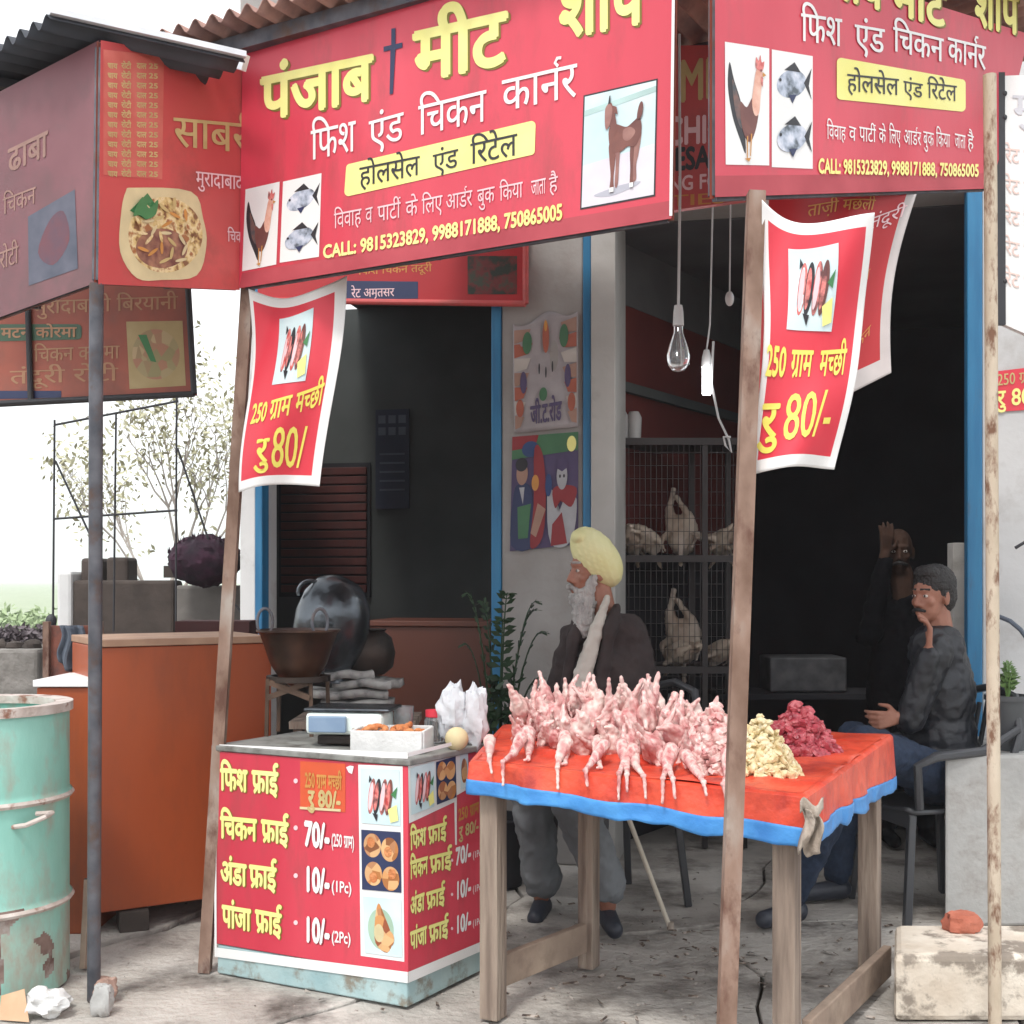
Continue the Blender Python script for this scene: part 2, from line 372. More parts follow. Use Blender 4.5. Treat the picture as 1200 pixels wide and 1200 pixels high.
m_jean = mat('blue jeans', [(.010, .020, .045), (.018, .034, .068)], 60, .85, bump=.2)
m_hair = mat('black hair', (.012, .010, .010), 40, .5, bump=.5)
m_shoe = mat('dark shoe leather', (.03, .035, .05), 8, .45)
m_meat = mat('raw chicken', [(.46, .15, .15), (.60, .32, .30), (.72, .54, .50), (.58, .25, .25)], 34, .3, lo=.34, hi=.66, bump=.25, bscale=60, stretch=(1, 1, .5), detail=7)
m_meat2 = mat('raw chicken pale', [(.58, .28, .27), (.70, .48, .44), (.76, .64, .58)], 28, .33, lo=.36, hi=.64, bump=.25, bscale=60, detail=7)
m_yfat = mat('pale yellow chicken feet and skin', [(.60, .44, .20), (.76, .64, .38), (.82, .76, .58)], 34, .4, bump=.3)
m_liver = mat('dark red meat', [(.22, .022, .035), (.42, .06, .08), (.55, .17, .18)], 34, .28, bump=.3)
m_leafd = mat('dark leaf', [(.012, .035, .014), (.03, .075, .03)], 9, .5)
m_leaf = mat('green leaf', [(.07, .15, .04), (.16, .26, .08)], 9, .5)
m_olive = mat('glare paled olive leaf', [(.34, .33, .20), (.52, .50, .34)], 9, .6)  # leaf colour lightened to imitate sky glare washing over the crown
m_bark = mat('pale bark', [(.36, .31, .28), (.50, .46, .42)], 9, .9)
m_concb = mat('cast concrete', [(.34, .34, .33), (.46, .455, .44)], 5, .9, bump=.3, bscale=30, dirt=((.24, .22, .20), 5, .5, .75))
m_peel = mat('peeling limewash', [(.55, .47, .38), (.72, .66, .57)], 6, .9, bump=.4, bscale=22, dirt=((.26, .22, .18), 7, .5, .58))
m_brick = mat('red brick', [(.36, .10, .06), (.50, .17, .11)], 12, .9, bump=.4)
m_mudwall = mat('dark mud wall', [(.045, .035, .03), (.09, .07, .06)], 5, .95, bump=.4)
m_rag = mat('dark purple cloth', [(.012, .008, .014), (.045, .012, .03)], 12, .95, bump=.7, bscale=20)
m_cloth = mat('slate blue cloth', [(.08, .10, .13), (.13, .15, .19)], 8, .9, bump=.4)
m_rod = mat('black rod', (.03, .03, .035), 8, .6)
m_cable = mat('white cable', (.55, .55, .55), 8, .5)
m_wire = mat('cage wire', (.035, .03, .03), 8, .5, .5)
m_lamp = mat('glowing lamp tube', (1, 1, 1), 4, .3, emit=14)
m_cane = mat('pale cane', (.62, .56, .46), 8, .6)
m_rag2 = mat('dirty white rag', [(.24, .19, .15), (.46, .40, .34)], 12, .9, bump=.6)

# ================================================================== GROUND
g = MB(); g.prism([(-60, -40), (60, -40), (60, 34), (-60, 34)], -.35, -.035); ground = struct(g.build('ground', m_soil))
g = MB()
g.add([(-3000, 30, -.03), (3000, 30, -.03), (3000, 4000, -.03), (-3000, 4000, -.03)], [(0, 1, 2, 3)]); struct(g.build('field', m_field))
def hillz(x, k): return 8 + 26 * max(0, mnoise.noise(Vector((x / 240, k, 0))) + .45) + 4 * mnoise.noise(Vector((x / 50, k, 2)))
g = MB()
g.grid(lambda u, v: (lerp(-2200, 300, u), 1500 + 500 * v, hillz(lerp(-2200, 300, u), 1) * math.sin(math.pi * min(1, v * .9 + .05)) - 1), 120, 8)
struct(g.build('hills', m_hill, smooth=True))
# broken concrete slabs: a warped grid of cells, each one its own slightly tilted slab with ragged edges
def cellpt(i, j):
    r1 = random.Random(i * 131 + j * 17 + 5)
    return Vector((-4.2 + i * 1.18 + .3 * j + r1.uniform(-.26, .26), -1.2 + j * 1.12 + .12 * i + r1.uniform(-.22, .22), 0))
def ragged(a, b, n, key):
    rr = random.Random(key); d = (b - a); nn = Vector((-d.y, d.x, 0)); out = []
    amp = 0
    for k in range(n):
        t = k / n; out.append(a + d * t + nn * (0 if k == 0 else .035 * math.sin(t * 9 + rr.random()) * rr.uniform(.3, 1.2) * math.sin(math.pi * t)))
    return out
EDG = {}
def edge(p, q):
    if (p, q) in EDG: return EDG[(p, q)]
    if (q, p) in EDG:
        e = EDG[(q, p)]; return [e[-1]] + e[:0:-1] if False else list(reversed(e))
    a, b = cellpt(*p), cellpt(*q); e = ragged(a, b, 9, str((p, q))) + [b]; EDG[(p, q)] = e; return e
for j in range(7):
    for i in range(8):
        ks = [(i, j), (i + 1, j), (i + 1, j + 1), (i, j + 1)]; pts = []
        for a in range(4): pts += edge(ks[a], ks[(a + 1) % 4])[:-1]
        c = sum(pts, Vector()) / len(pts)
        if c.y > 8.2: continue
        pts = [c + (p - c) * (1 - .007 / max(.2, (p - c).length)) for p in pts]
        rr = random.Random(i * 7 + j * 3); tx, ty, h = rr.uniform(-.006, .006), rr.uniform(-.006, .006), rr.uniform(-.012, .0)
        zt = lambda p: h + tx * (p.x - c.x) + ty * (p.y - c.y)
        n = len(pts); b = MB()
        b.add([(p.x, p.y, zt(p)) for p in pts] + [(p.x, p.y, -.2) for p in pts], [tuple(range(n))] + [(k, (k + 1) % n, n + (k + 1) % n, n + k) for k in range(n)])
        o = b.build('concrete_slab', m_conc, ground, bevel=.006)
# crumbs and grit
b = MB(); rr = random.Random(3)
for _ in range(900):
    x, y = rr.uniform(-2.2, 2.2), rr.uniform(2.6, 6.0)
    if rr.random() < .4: x, y = rr.gauss(.3, .5), rr.gauss(4.2, .45)
    s_ = rr.uniform(.003, .011) * (1.6 if rr.random() < .06 else 1); v = [Vector((rr.uniform(-1, 1), rr.uniform(-1, 1), rr.uniform(0, 1))) * s_ + Vector((x, y, 0)) for _ in range(4)]
    b.add(v, [(0, 1, 2), (0, 2, 3), (0, 3, 1), (1, 3, 2)])
tag(b.build('grit', mat('grit', [(.10, .085, .07), (.40, .36, .32)], 30, .9), fixn=False), 'grit and crumbs scattered over the broken concrete apron', 'grit', kind='stuff')

rr = random.Random(31); b = MB()
for _ in range(150):
    x, y = rr.gauss(.55, .55), rr.gauss(4.35, .45); a = rr.random() * 6.28; l = rr.uniform(.008, .03); wd_ = rr.uniform(.002, .007); d = Vector((math.cos(a), math.sin(a), 0)); e_ = Vector((-d.y, d.x, 0)); p = Vector((x, y, .002))
    b.add([p - d * l - e_ * wd_, p + d * l - e_ * wd_ * .5, p + d * l * .8 + e_ * wd_ + Vector((0, 0, .006)), p - d * l + e_ * wd_ + Vector((0, 0, .004))], [(0, 1, 2, 3)])
tag(b.build('litter_scraps', mat('litter scraps', [(.05, .035, .03), (.16, .12, .09), (.40, .35, .31)], 40, .9, lo=.4, hi=.6), fixn=False), 'feathers and leaf scraps trodden on the concrete under the meat table', 'litter', kind='stuff')

# ================================================================== SHOP BUILDING
FA, FB = Vector((-1.283, 6.2, 0)), Vector((2.05, 5.5, 0)); FD = (FB - FA).normalized(); FN = Vector((-FD.y, FD.x, 0))   # FN points into the shop
if FN.y < 0: FN = -FN
def fx(px, inn=0):
    a = (px - HX) / F; A = FA + FN * inn; t = (a * A.y - A.x) / (FD.x - a * FD.y); return A + FD * t
def fz(px, py, inn=0): return Z(py, fx(px, inn).y)
bld = thing('shop_building', 'low plastered meat shop with two open bays, blue door frames and a poster pillar', 'shop building', (fx(650).x, fx(650).y, 0))
def wallseg(name, px0, px1, z0, z1, m, th=.28, o=0, par=bld, bevel=.006):
    a, b_ = fx(px0) - FN * o, fx(px1) - FN * o; c, d = b_ + FN * th, a + FN * th
    return MB().prism([(q.x, q.y) for q in (a, b_, c, d)], z0, z1).build(name, m, par, bevel=bevel)
wallseg('jamb', 281, 299, 0, 3.1, m_walllite); wallseg('door_frame', 299.4, 308, 0, 3.08, m_blue, .09, .01)
wallseg('door_frame', 576, 587.6, 0, 3.08, m_blue, .09, .01); wallseg('pillar', 588, 683, 0, 3.1, m_wall, .42)
wallseg('door_frame', 683.4, 693, 0, 3.08, m_blue, .09, .012); wallseg('pillar', 693.4, 722, 0, 3.1, mat('pale grey plaster', [(.36, .35, .33), (.46, .45, .43)], 3, .85, bump=.2, bscale=14, dirt=((.25, .24, .22), 4, .55, .8)), .42, .03)
wallseg('door_frame', 1133, 1151, 0, 3.3, m_blue, .09, .01); wallseg('wall', 1151.4, 1420, 0, 4.6, mat('light grey plaster', [(.50, .50, .50), (.60, .60, .60)], 3, .85, bump=.2, bscale=14, dirt=((.38, .36, .34), 4, .55, .8)))
wallseg('wall', 281, 1150.6, 3.103, 4.6, m_wall)
# floor, ceiling, inner walls
q = [fx(281), fx(1300), fx(1300) + FN * 3.2, fx(281) + FN * 3.2]
MB().prism([(p.x, p.y) for p in q], -.19, -.02).build('floor', mat('shop floor', [(.07, .06, .055), (.13, .115, .10)], 4, .8, dirt=((.04, .03, .03), 3, .5, .7)), bld)
qc = [p + FN * (.29 if i < 2 else 0) for i, p in enumerate(q)]
MB().prism([(p.x, p.y) for p in qc], 3.1, 3.25).build('ceiling', mat('grey ceiling', [(.07, .07, .075), (.11, .11, .115)], 2, .9), bld)
q2 = [p + FN * (-.0 if i < 2 else 0) for i, p in enumerate(q)]
MB().prism([(p.x, p.y) for p in (q[0], fx(1300), fx(1300) + FN * .4, q[0] + FN * .4)], 4.6, 4.7).build('parapet', m_wall, bld)
bk0, bk1, bkm = q[3], q[2], fx(700) + FN * 3.2
lb0, lbm = fx(300, 1.8), fx(655) + FN * 1.8
def strip_wall(name, a, b_, z0, z1, m, th=.08):
    d = (b_ - a).normalized(); n_ = Vector((-d.y, d.x, 0)) * th
    return MB().prism([(p.x, p.y) for p in (a, b_, b_ + n_, a + n_)], z0, z1).build(name, m, bld)
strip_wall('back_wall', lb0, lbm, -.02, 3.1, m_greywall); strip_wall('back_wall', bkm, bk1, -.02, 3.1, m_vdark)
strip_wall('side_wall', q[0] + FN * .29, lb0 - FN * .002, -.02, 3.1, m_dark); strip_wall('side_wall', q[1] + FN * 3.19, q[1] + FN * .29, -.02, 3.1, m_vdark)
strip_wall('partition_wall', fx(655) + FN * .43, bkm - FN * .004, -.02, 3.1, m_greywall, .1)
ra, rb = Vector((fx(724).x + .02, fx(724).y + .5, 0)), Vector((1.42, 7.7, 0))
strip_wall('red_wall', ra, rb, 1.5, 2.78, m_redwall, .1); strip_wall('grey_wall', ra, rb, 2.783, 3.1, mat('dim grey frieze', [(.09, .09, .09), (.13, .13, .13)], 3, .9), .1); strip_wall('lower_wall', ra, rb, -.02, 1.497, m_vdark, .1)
for z_ in (2.32,): strip_wall('wall_ledge', ra - Vector((-.02, .05, 0)), rb - Vector((-.02, .05, 0)), z_, z_ + .05, m_greywall, .03)
# red slatted shutter and calendar at the back of the first bay
BW = lambda px, py, o=.0: (lambda p: Vector((p.x, p.y, Z(py, p.y))))(fx(px, 1.8 - o))
b_sh = thing('roller_shutter', 'dark red slatted shutter at the back of the bay behind the frying pan', 'shutter', BW(380, 700, .03))
z0s, z1s = BW(380, 695).z, BW(380, 548).z
a_, c_ = BW(330, 600, .03), BW(430, 600, .03); ang = math.atan2(FD.y, FD.x); wd = (c_ - a_).length
MB().box(((a_ + c_) / 2).xy.to_3d() + Vector((0, 0, (z0s + z1s) / 2)) + FN * .012, (wd + .04, .016, z1s - z0s + .05), ang).build('shutter_frame', m_vdark, b_sh)
for k in range(14):
    z = lerp(z0s, z1s, (k + .5) / 14); MB().box(((a_ + c_) / 2).xy.to_3d() + Vector((0, 0, z)) - FN * .006, (wd, .02, (z1s - z0s) / 14 * .82), ang).build('slat', mat('old red shutter paint', [(.06, .012, .010), (.10, .02, .016)], 8, .7), b_sh, bevel=.004)
c_ = BW(460, 538, .02); cal = thing('wall_calendar', 'dark blue calendar hanging on the dim grey back wall', 'calendar', c_)
sx_ = (BW(480, 538).x - BW(440, 538).x); sz_ = BW(460, 480).z - BW(460, 596).z
MB().box(c_, (sx_, .012, sz_), ang).build('calendar_sheet', mat('calendar blue', (.018, .024, .05), 10, .6), cal)
b = MB(); mcp = mat('calendar print', (.09, .11, .15), 10, .6)
for i in range(3):
    for j in range(2): b.box(c_ + FD * ((i - 1) * sx_ * .3) + Vector((0, 0, sz_ * (.40 - j * .12))) - FN * .008, (sx_ * .22, .003, sz_ * .08), ang)
for j in range(5): b.box(c_ + Vector((0, 0, sz_ * (.05 - j * .09))) - FN * .008, (sx_ * .75, .003, .012), ang)
o = b.build('printed_dates', mcp, cal); o['kind'] = 'stuff'

# facade boards
SR = Plane((640, 52, 4.2), (1000, 46, 4.12), (640, 268, 4.2), (1000, 222, 4.12))
fb = thing('facade_board', 'weathered red board with English lettering glimpsed in the gap between the two red signs', 'sign board', SR.at(780, 250))
p4 = [SR.at(640, 56), SR.at(1000, 50), SR.at(1000, 216), SR.at(640, 268)]
MB().hexa([p4[3], p4[2], p4[2] + SR.n * -.03, p4[3] + SR.n * -.03], [p4[0], p4[1], p4[1] + SR.n * -.03, p4[0] + SR.n * -.03]).build('board_panel', m_redd, fb)
letters(SR.at, 'PUNJAB MEAT', (652, 138, 893, 106, 52, 44), m_gold, fb, .03)
letters(SR.at, 'FISH & CHICKEN', (690, 176, 905, 162, 33, 31), m_pinkw, fb, .03)
letters(SR.at, 'WHOLESALE', (712, 206, 857, 194, 27, 25), m_black, fb, .035)
letters(SR.at, 'BOOKING FOR', (722, 228, 856, 219, 17, 17), m_pinkw, fb, .02)
letters(SR.at, 'PARTIES', (722, 246, 850, 238, 13, 13), m_ochre, fb, .015)
SL = Plane((300, 190, fx(300).y - .05), (615, 205, fx(615).y - .05), (300, 352, fx(300).y - .05), (616, 356, 5.9))
fl = thing('facade_board', 'dark red board with dim kebab photo above the frying counter bay', 'sign board', SL.at(450, 350))
p4 = [SL.at(302, 190), SL.at(616, 205), SL.at(616, 356), SL.at(302, 352)]
MB().hexa([p4[3], p4[2], p4[2] + SL.n * -.03, p4[3] + SL.n * -.03], [p4[0], p4[1], p4[1] + SL.n * -.03, p4[0] + SL.n * -.03]).build('board_panel', m_redback, fl)
b = MB(); b.tube([p4[3], p4[2]], .015); b.tube([p4[2], p4[1]], .015); b.build('board_frame', m_redd, fl)
poly(SL.at, [(548, 300), (606, 300), (606, 345), (548, 345)], mat('dim food print', [(.02, .03, .02), (.16, .02, .02), (.05, .06, .04)], 14, .5, lo=.4, hi=.6), fl)
poly(SL.at, [(395, 329), (490, 330), (490, 350), (395, 352)], m_navy, fl)
letters(SL.at, 'रेट अमृतसर', (412, 349, 462, 347, 10, 9), m_pinkw, fl, .01, 2); letters(SL.at, 'फिश चिकन तंदूरी', (420, 322, 506, 318, 8, 8), m_ochre, fl, .01)

# ================================================================== FABRIC SIGNS
def sign_thing(S, label, corners, mface, thick=.035):
    t = thing('sign_board', label, 'sign board', S.at(*corners[3]))
    p = [S.at(*c) for c in corners]
    n = S.n * -thick
    MB().grid(lambda u, v: p[0].lerp(p[1], u).lerp(p[3].lerp(p[2], u), v), 16, 10).build('sign_face', mface, t)
    MB().add([q_ + n * .5 for q_ in p], [(0, 1, 2, 3)]).build('sign_back', m_brownflex, t)
    b = MB(); cc_ = sum(p, Vector()) / 4; pf = [x_ + (cc_ - x_).normalized() * .02 for x_ in p]
    for i in range(4): b.beam(pf[i] + n * .55, pf[(i + 1) % 4] + n * .55, .014, .026)
    b.beam(p[0].lerp(p[1], .5) + n * .9, p[3].lerp(p[2], .5) + n * .9, .02, .02); b.build('sign_frame', m_steel, t)
    return t
S1 = Plane((284, 62, 4.2), (792, -86, 3.39), (280, 338, 4.2), (787, 256, 3.39))
s1 = sign_thing(S1, 'large red shop sign with goat photo and phone numbers over the price counter', [(284, 62), (792, -86), (787, 256), (280, 338)], m_red)
poly(S1.at, [(788.5, -85), (792, -86), (788, 253), (784.5, 253)], m_white, s1, 1, 'sign_edge_strip')
poly(S1.at, [(284, 320), (787, 235), (787, 256), (280, 338)], mat('soiled sign hem', [(.34, .035, .05), (.48, .07, .09)], 5, .6), s1, .5, 'soiled_hem')
def L2(S, t, text, q, m=m_yel, bold=.03, sh=m_shadow, d=2.2, slant=0):
    if sh: letters(S.at, text, q, sh, t, bold, 1, 'letter_outline', shift=(d, d * .8), slant=slant)
    letters(S.at, text, q, m, t, bold, 2.4, slant=slant)
L2(S1, s1, 'पंजाब', (307, 141, 436, 116, 48, 50), m_yelp)
L2(S1, s1, 'मीट', (486, 96, 593, 74, 56, 58), m_yelp)
L2(S1, s1, 'शॉप', (655, 46, 754, 26, 58, 60), m_yelp)
poly(S1.at, [(459, 34), (464, 33), (464, 52), (472, 50), (472, 56), (464, 58), (461, 110), (457, 111), (458, 59), (450, 61), (450, 55), (459, 53)], m_navy, s1, 2, 'printed_cross')
L2(S1, s1, 'फिश', (365, 188, 417, 177, 34, 35), m_white, .006, None); L2(S1, s1, 'एंड', (433, 173, 473, 164, 30, 32), m_white, .006, None)
L2(S1, s1, 'चिकन', (491, 159, 570, 142, 34, 36), m_white, .006, None); L2(S1, s1, 'कार्नर', (589, 131, 676, 113, 36, 38), m_white, .006, None)
def pill(S, t, pts, m):
    (x0, y0), (x1, y1), (x2, y2), (x3, y3) = pts; out = []; r = 5
    for (cx, cy), a0 in (((x1 - r, y1 + r), -90), ((x2 - r, y2 - r), 0), ((x3 + r, y3 - r), 90), ((x0 + r, y0 + r), 180)):
        for k in range(5): a = R(a0 + 90 * k / 4); out.append((cx + r * math.cos(a), cy + r * math.sin(a)))
    poly(S.at, out, m, t, 1.5, 'printed_panel')
pill(S1, s1, [(406, 192), (628, 142), (627, 182), (404, 230)], m_yelp)
for tx, q in (('होलसेल', (422, 219, 492, 205, 22, 22)), ('एंड', (508, 202, 537, 196, 20, 21)), ('रिटेल', (552, 193, 606, 182, 24, 25))): L2(S1, s1, tx, q, m_black, .008, None)
x0 = 394
for tx, a, b_ in (('विवाह', 392, 424), ('व', 429, 437), ('पार्टी', 443, 470), ('के', 476, 490), ('लिए', 495, 523 - 4), ('आर्डर', 523, 554), ('बुक', 560, 580), ('किया', 586, 613), ('जाता', 623, 640), ('है', 644, 654)):
    yl = lambda x: 268 - (x - 392) * .166
    L2(S1, s1, tx, (a, yl(a), b_, yl(b_), 17, 18), m_pinkw, .004, None)
L2(S1, s1, 'CALL: 9815323829, 9988171888, 750865005', (379, 303, 660, 257, 15, 18), m_yelp, .035, None)
def rooster(S, t, q, nm='printed_picture'):
    picture(S.at, q, [(SQ, m_white), ([(.10, .16), (.2, .3), (.34, .46), (.42, .62), (.46, .9), (.34, .8), (.16, .6), (.06, .36)], m_black),
        ([(.16, .3), (.3, .44), (.44, .6), (.36, .7), (.22, .56)], mat('printed dark feathers', [(.04, .06, .07), (.20, .10, .08)], 40, .5)),
        ([(.34, .48), (.48, .52), (.6, .44), (.72, .40), (.76, .52), (.70, .68), (.58, .80), (.46, .78), (.36, .66)], m_goat),
        ([(.60, .48), (.64, .34), (.70, .20), (.80, .16), (.84, .24), (.80, .40), (.76, .56), (.66, .58)], mat('printed hackle feathers', [(.62, .28, .20), (.80, .52, .42)], 30, .5)),
        ([(.68, .17), (.70, .09), (.75, .12), (.79, .07), (.82, .13), (.88, .12), (.84, .2), (.75, .2)], m_fishr), ([(.84, .21), (.92, .235), (.84, .255)], m_ochre), ([(.80, .25), (.85, .26), (.84, .34), (.80, .31)], m_fishr), (circ(.80, .2, .012, .012, 8), m_black),
        ([(.47, .76), (.50, .76), (.49, .95), (.47, .95)], m_ochre), ([(.56, .74), (.59, .74), (.56, .93), (.54, .93)], m_ochre), ([(.42, .95), (.56, .94), (.52, .975)], m_ochre)], t)
def fishes(S, t, q):
    lay = [(SQ, m_white)]
    for cy in (.27, .74):
        lay += [(circ(.48, cy, .36, .12, 16, -.1), m_fish), ([(.78, cy - .02), (.97, cy - .16), (.9, cy), (.97, cy + .12)], m_black), ([(.3, cy - .11), (.55, cy - .19), (.7, cy - .11)], m_black), ([(.4, cy + .1), (.5, cy + .17), (.6, cy + .09)], m_navy), (circ(.2, cy - .02, .03, .015, 8), m_black)]
    picture(S.at, q, lay, t)
rooster(S1, s1, [(288, 222), (328, 213), (324, 310), (284, 318)]); fishes(S1, s1, [(332, 213), (377, 203), (374, 301), (328, 308)])
def goat(S, t, q):
    G2 = mat('printed goat light', [(.22, .09, .08), (.36, .18, .15)], 22, .5); W_ = m_white
    L_ = [(SQ, m_black), ([(.02, .015), (.98, .015), (.98, .985), (.02, .985)], m_paleb), ([(.02, .62), (.98, .55), (.98, .985), (.02, .985)], mat('pale pink print', [(.62, .58, .66), (.74, .70, .74)], 8, .5)),
        ([(.02, .14), (.98, .06), (.98, .11), (.02, .19)], mat('distant print', (.42, .58, .56), 9, .5)), ([(.18, .90), (.36, .87), (.56, .85), (.80, .85), (.70, .89), (.40, .93)], mat('print shade', (.42, .42, .48), 9, .5)),
        ([(.67, .46), (.74, .46), (.73, .62), (.70, .74), (.71, .86), (.66, .87), (.66, .72), (.65, .58)], m_goat), ([(.73, .40), (.80, .42), (.77, .60), (.74, .70), (.745, .82), (.705, .83), (.70, .68)], G2),
        ([(.37, .48), (.46, .50), (.455, .64), (.44, .78), (.445, .88), (.39, .89), (.40, .76), (.38, .62)], m_goat), ([(.46, .50), (.52, .50), (.51, .66), (.50, .84), (.46, .85), (.465, .66)], G2),
        ([(.36, .36), (.42, .31), (.50, .33), (.60, .36), (.68, .33), (.76, .30), (.80, .36), (.79, .46), (.72, .54), (.62, .53), (.54, .56), (.44, .56), (.38, .50)], m_goat),
        ([(.56, .38), (.66, .37), (.72, .42), (.64, .48), (.56, .46)], G2), ([(.40, .36), (.35, .30), (.32, .22), (.33, .14), (.38, .12), (.42, .18), (.45, .26), (.47, .36), (.43, .42)], m_goat),
        ([(.31, .16), (.36, .13), (.40, .17), (.40, .24), (.36, .33), (.32, .34), (.305, .26)], G2), ([(.40, .15), (.46, .17), (.48, .24), (.44, .22)], m_goat), ([(.345, .13), (.36, .06), (.375, .06), (.375, .13)], m_black), ([(.74, .31), (.755, .22), (.79, .17), (.82, .20), (.80, .30)], m_goat),
        ([(.39, .86), (.45, .86), (.45, .90), (.39, .90)], W_), ([(.66, .85), (.71, .85), (.71, .89), (.66, .89)], W_)]
    picture(S.at, q, L_, t)
goat(S1, s1, [(684, 112), (771, 92), (768, 230), (680, 246)])

S2 = Plane((838, -75, 3.05), (1228, 44, 4.15), (838, 231, 3.05), (1158, 221, 4.0))
s2 = sign_thing(S2, 'red shop sign with rooster and fish photos above the hanging price flag', [(838, -75), (1206, 40), (1162, 221), (838, 231)], m_red)
poly(S2.at, [(838, 206), (1158, 203), (1158, 221), (838, 231)], mat('soiled sign hem', [(.4, .05, .06)]), s2, .5, 'soiled_hem')
L2(S2, s2, 'पंजाब मीट', (938, -14, 1106, 32, 44, 38), m_yelp); L2(S2, s2, 'शॉप', (1141, 30, 1192, 40, 44, 44), m_yelp)
for tx, q in (('फिश', (938, 48, 985, 55, 32, 32)), ('एंड', (1001, 57, 1035, 63, 28, 28)), ('चिकन', (1046, 60, 1104, 73, 28, 27)), ('कार्नर', (1110, 72, 1154, 82, 28, 27))): L2(S2, s2, tx, q, m_white, .012, None)
pill(S2, s2, [(980, 68), (1131, 93), (1131, 131), (980, 117)], m_yelp)
for tx, q in (('होलसेल', (992, 107, 1052, 112, 20, 19)), ('एंड', (1058, 112, 1080, 115, 17, 16)), ('रिटेल', (1086, 115, 1120, 119, 18, 18))): L2(S2, s2, tx, q, m_black, .008, None)
for tx, a, b_ in (('विवाह', 968, 990), ('व', 994, 1002), ('पार्टी', 1006, 1025), ('के', 1029, 1037), ('लिए', 1041, 1054), ('आर्डर', 1058, 1078), ('बुक', 1081, 1093), ('किया', 1096, 1112), ('जाता', 1118, 1130), ('है', 1133, 1140)):
    yl = lambda x: 163 + (x - 968) * .07
    L2(S2, s2, tx, (a, yl(a), b_, yl(b_), 17, 15), m_white, .004, None)
L2(S2, s2, 'CALL: 9815323829, 9988171888, 750865005', (958, 203, 1146, 207, 17, 14), m_yelp, .035, None)
rooster(S2, s2, [(849, 49), (901, 57), (901, 194), (850, 193)]); fishes(S2, s2, [(904, 58), (952, 66), (952, 198), (904, 196)])

# box sign on the dhaba awning: bright face and shaded face
S3 = Plane((118, 47, 3.7), (288, 78, 4.22), (115, 333, 3.7), (281, 340, 4.22))
s3 = sign_thing(S3, 'red flex sign with noodle dish photo and faded yellow menu beside the awning corner', [(118, 47), (288, 78), (281, 340), (115, 333)], m_redd)
picture(S3.at, [(142, 219), (244, 226), (240, 328), (140, 328)], [([(.05, .05), (.15, 0), (.8, 0), (.95, .3), (1, .6), (.9, .95), (.5, 1.0), (.2, .98), (0, .7), (0, .3)], m_cream), (circ(.52, .5, .43, .42, 18), m_food2), (circ(.48, .65, .3, .22, 14), mat('printed dark curry', [(.12, .03, .03), (.4, .2, .12)], 30, .5)), ([(.1, .25), (.3, .05), (.42, .2), (.3, .35)], m_green), ] + [(circ(.52 + .36 * math.cos(k * 2.4) * (k / 26) ** .5, .48 + .36 * math.sin(k * 2.4) * (k / 26) ** .5, .07, .018, 8, k * 1.3), (m_cream, m_food2, m_ochre, m_gold)[k % 4]) for k in range(26)] + [([(.12, .3), (.22, .1), (.3, .22), (.4, .12), (.38, .28), (.28, .34), (.2, .3)], m_green)], s3)
for r_ in range(12):
    y = 78 + r_ * 11.5
    for cx, tt in ((126, 'चाय'), (142, 'रोटी'), (160, 'दाल'), (174, '25')):
        letters(S3.at, tt, (cx, y + 2, cx + 11, y + 3, 6, 6), m_gold, s3, .03, name='lettering')
poly(S3.at, [(121, 58), (192, 66), (190, 210), (121, 205)], mat('faded menu patch', [(.50, .09, .07), (.60, .15, .12)], 12, .6), s3, .5, 'printed_panel')
L2(S3, s3, 'साबरी', (203, 172, 322, 186, 34, 34) if False else (203, 171, 302, 181, 33, 34), m_gold, .010, None)
L2(S3, s3, 'मुरादाबाद', (229, 217, 284, 223, 16, 16), m_pinkw, .012, None); L2(S3, s3, 'चिकन', (266, 283, 290, 285, 12, 12), m_pinkw, .01, None)
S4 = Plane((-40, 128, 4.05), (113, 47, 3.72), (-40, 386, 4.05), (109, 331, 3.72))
s4 = sign_thing(S4, 'shaded maroon flex sign in shade at the dhaba awning side', [(-40, 128), (116, 47), (113, 331), (-40, 386)], m_maroon)
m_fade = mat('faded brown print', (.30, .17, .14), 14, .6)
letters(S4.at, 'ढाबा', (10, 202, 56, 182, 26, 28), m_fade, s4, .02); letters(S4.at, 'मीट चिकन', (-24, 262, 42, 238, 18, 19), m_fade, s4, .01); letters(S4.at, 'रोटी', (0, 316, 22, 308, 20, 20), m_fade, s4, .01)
picture(S4.at, [(33, 245), (88, 222), (92, 325), (34, 335)], [([(0, .1), (1, 0), (1, .9), (0, 1)], mat('dim plate print', [(.05, .06, .09), (.12, .12, .16)], 9, .5)), ([(.2, .6), (.45, .25), (.75, .2), (.85, .55), (.5, .8)], mat('dim curry print', [(.16, .04, .05), (.08, .05, .08)], 14, .5))], s4)
# hanging brown flex farther back
S5 = Plane((-60, 300, 4.75), (222, 285, 4.6), (-60, 478, 4.75), (229, 463, 4.6))
s5 = sign_thing(S5, 'brown backlit flex banner with dish photo hanging behind the grey awning pole', [(-60, 300), (219, 285), (229, 463), (-60, 478)], m_brownflex)
b = MB()
for a_, c_ in (((33, 310), (38, 472)), ((-60, 476), (229, 462)), ((219, 290), (229, 462))): b.tube([S5.at(*a_, .012), S5.at(*c_, .012)], .011)
b.build('frame_rod', m_rod, s5)
m_f5 = mat('flex show through print', (.42, .22, .12), 14, .6)
for r_, (tx, a, b_) in enumerate((('मुरादाबादी बिरयानी', 40, 208), ('चिकन कोरमा', 40, 140), ('तंदूरी रोटी', 12, 138))):
    letters(S5.at, tx, (a, (368, 424, 450)[r_], b_, (362, 420, 446)[r_], 15, 15), m_f5, s5, .012)
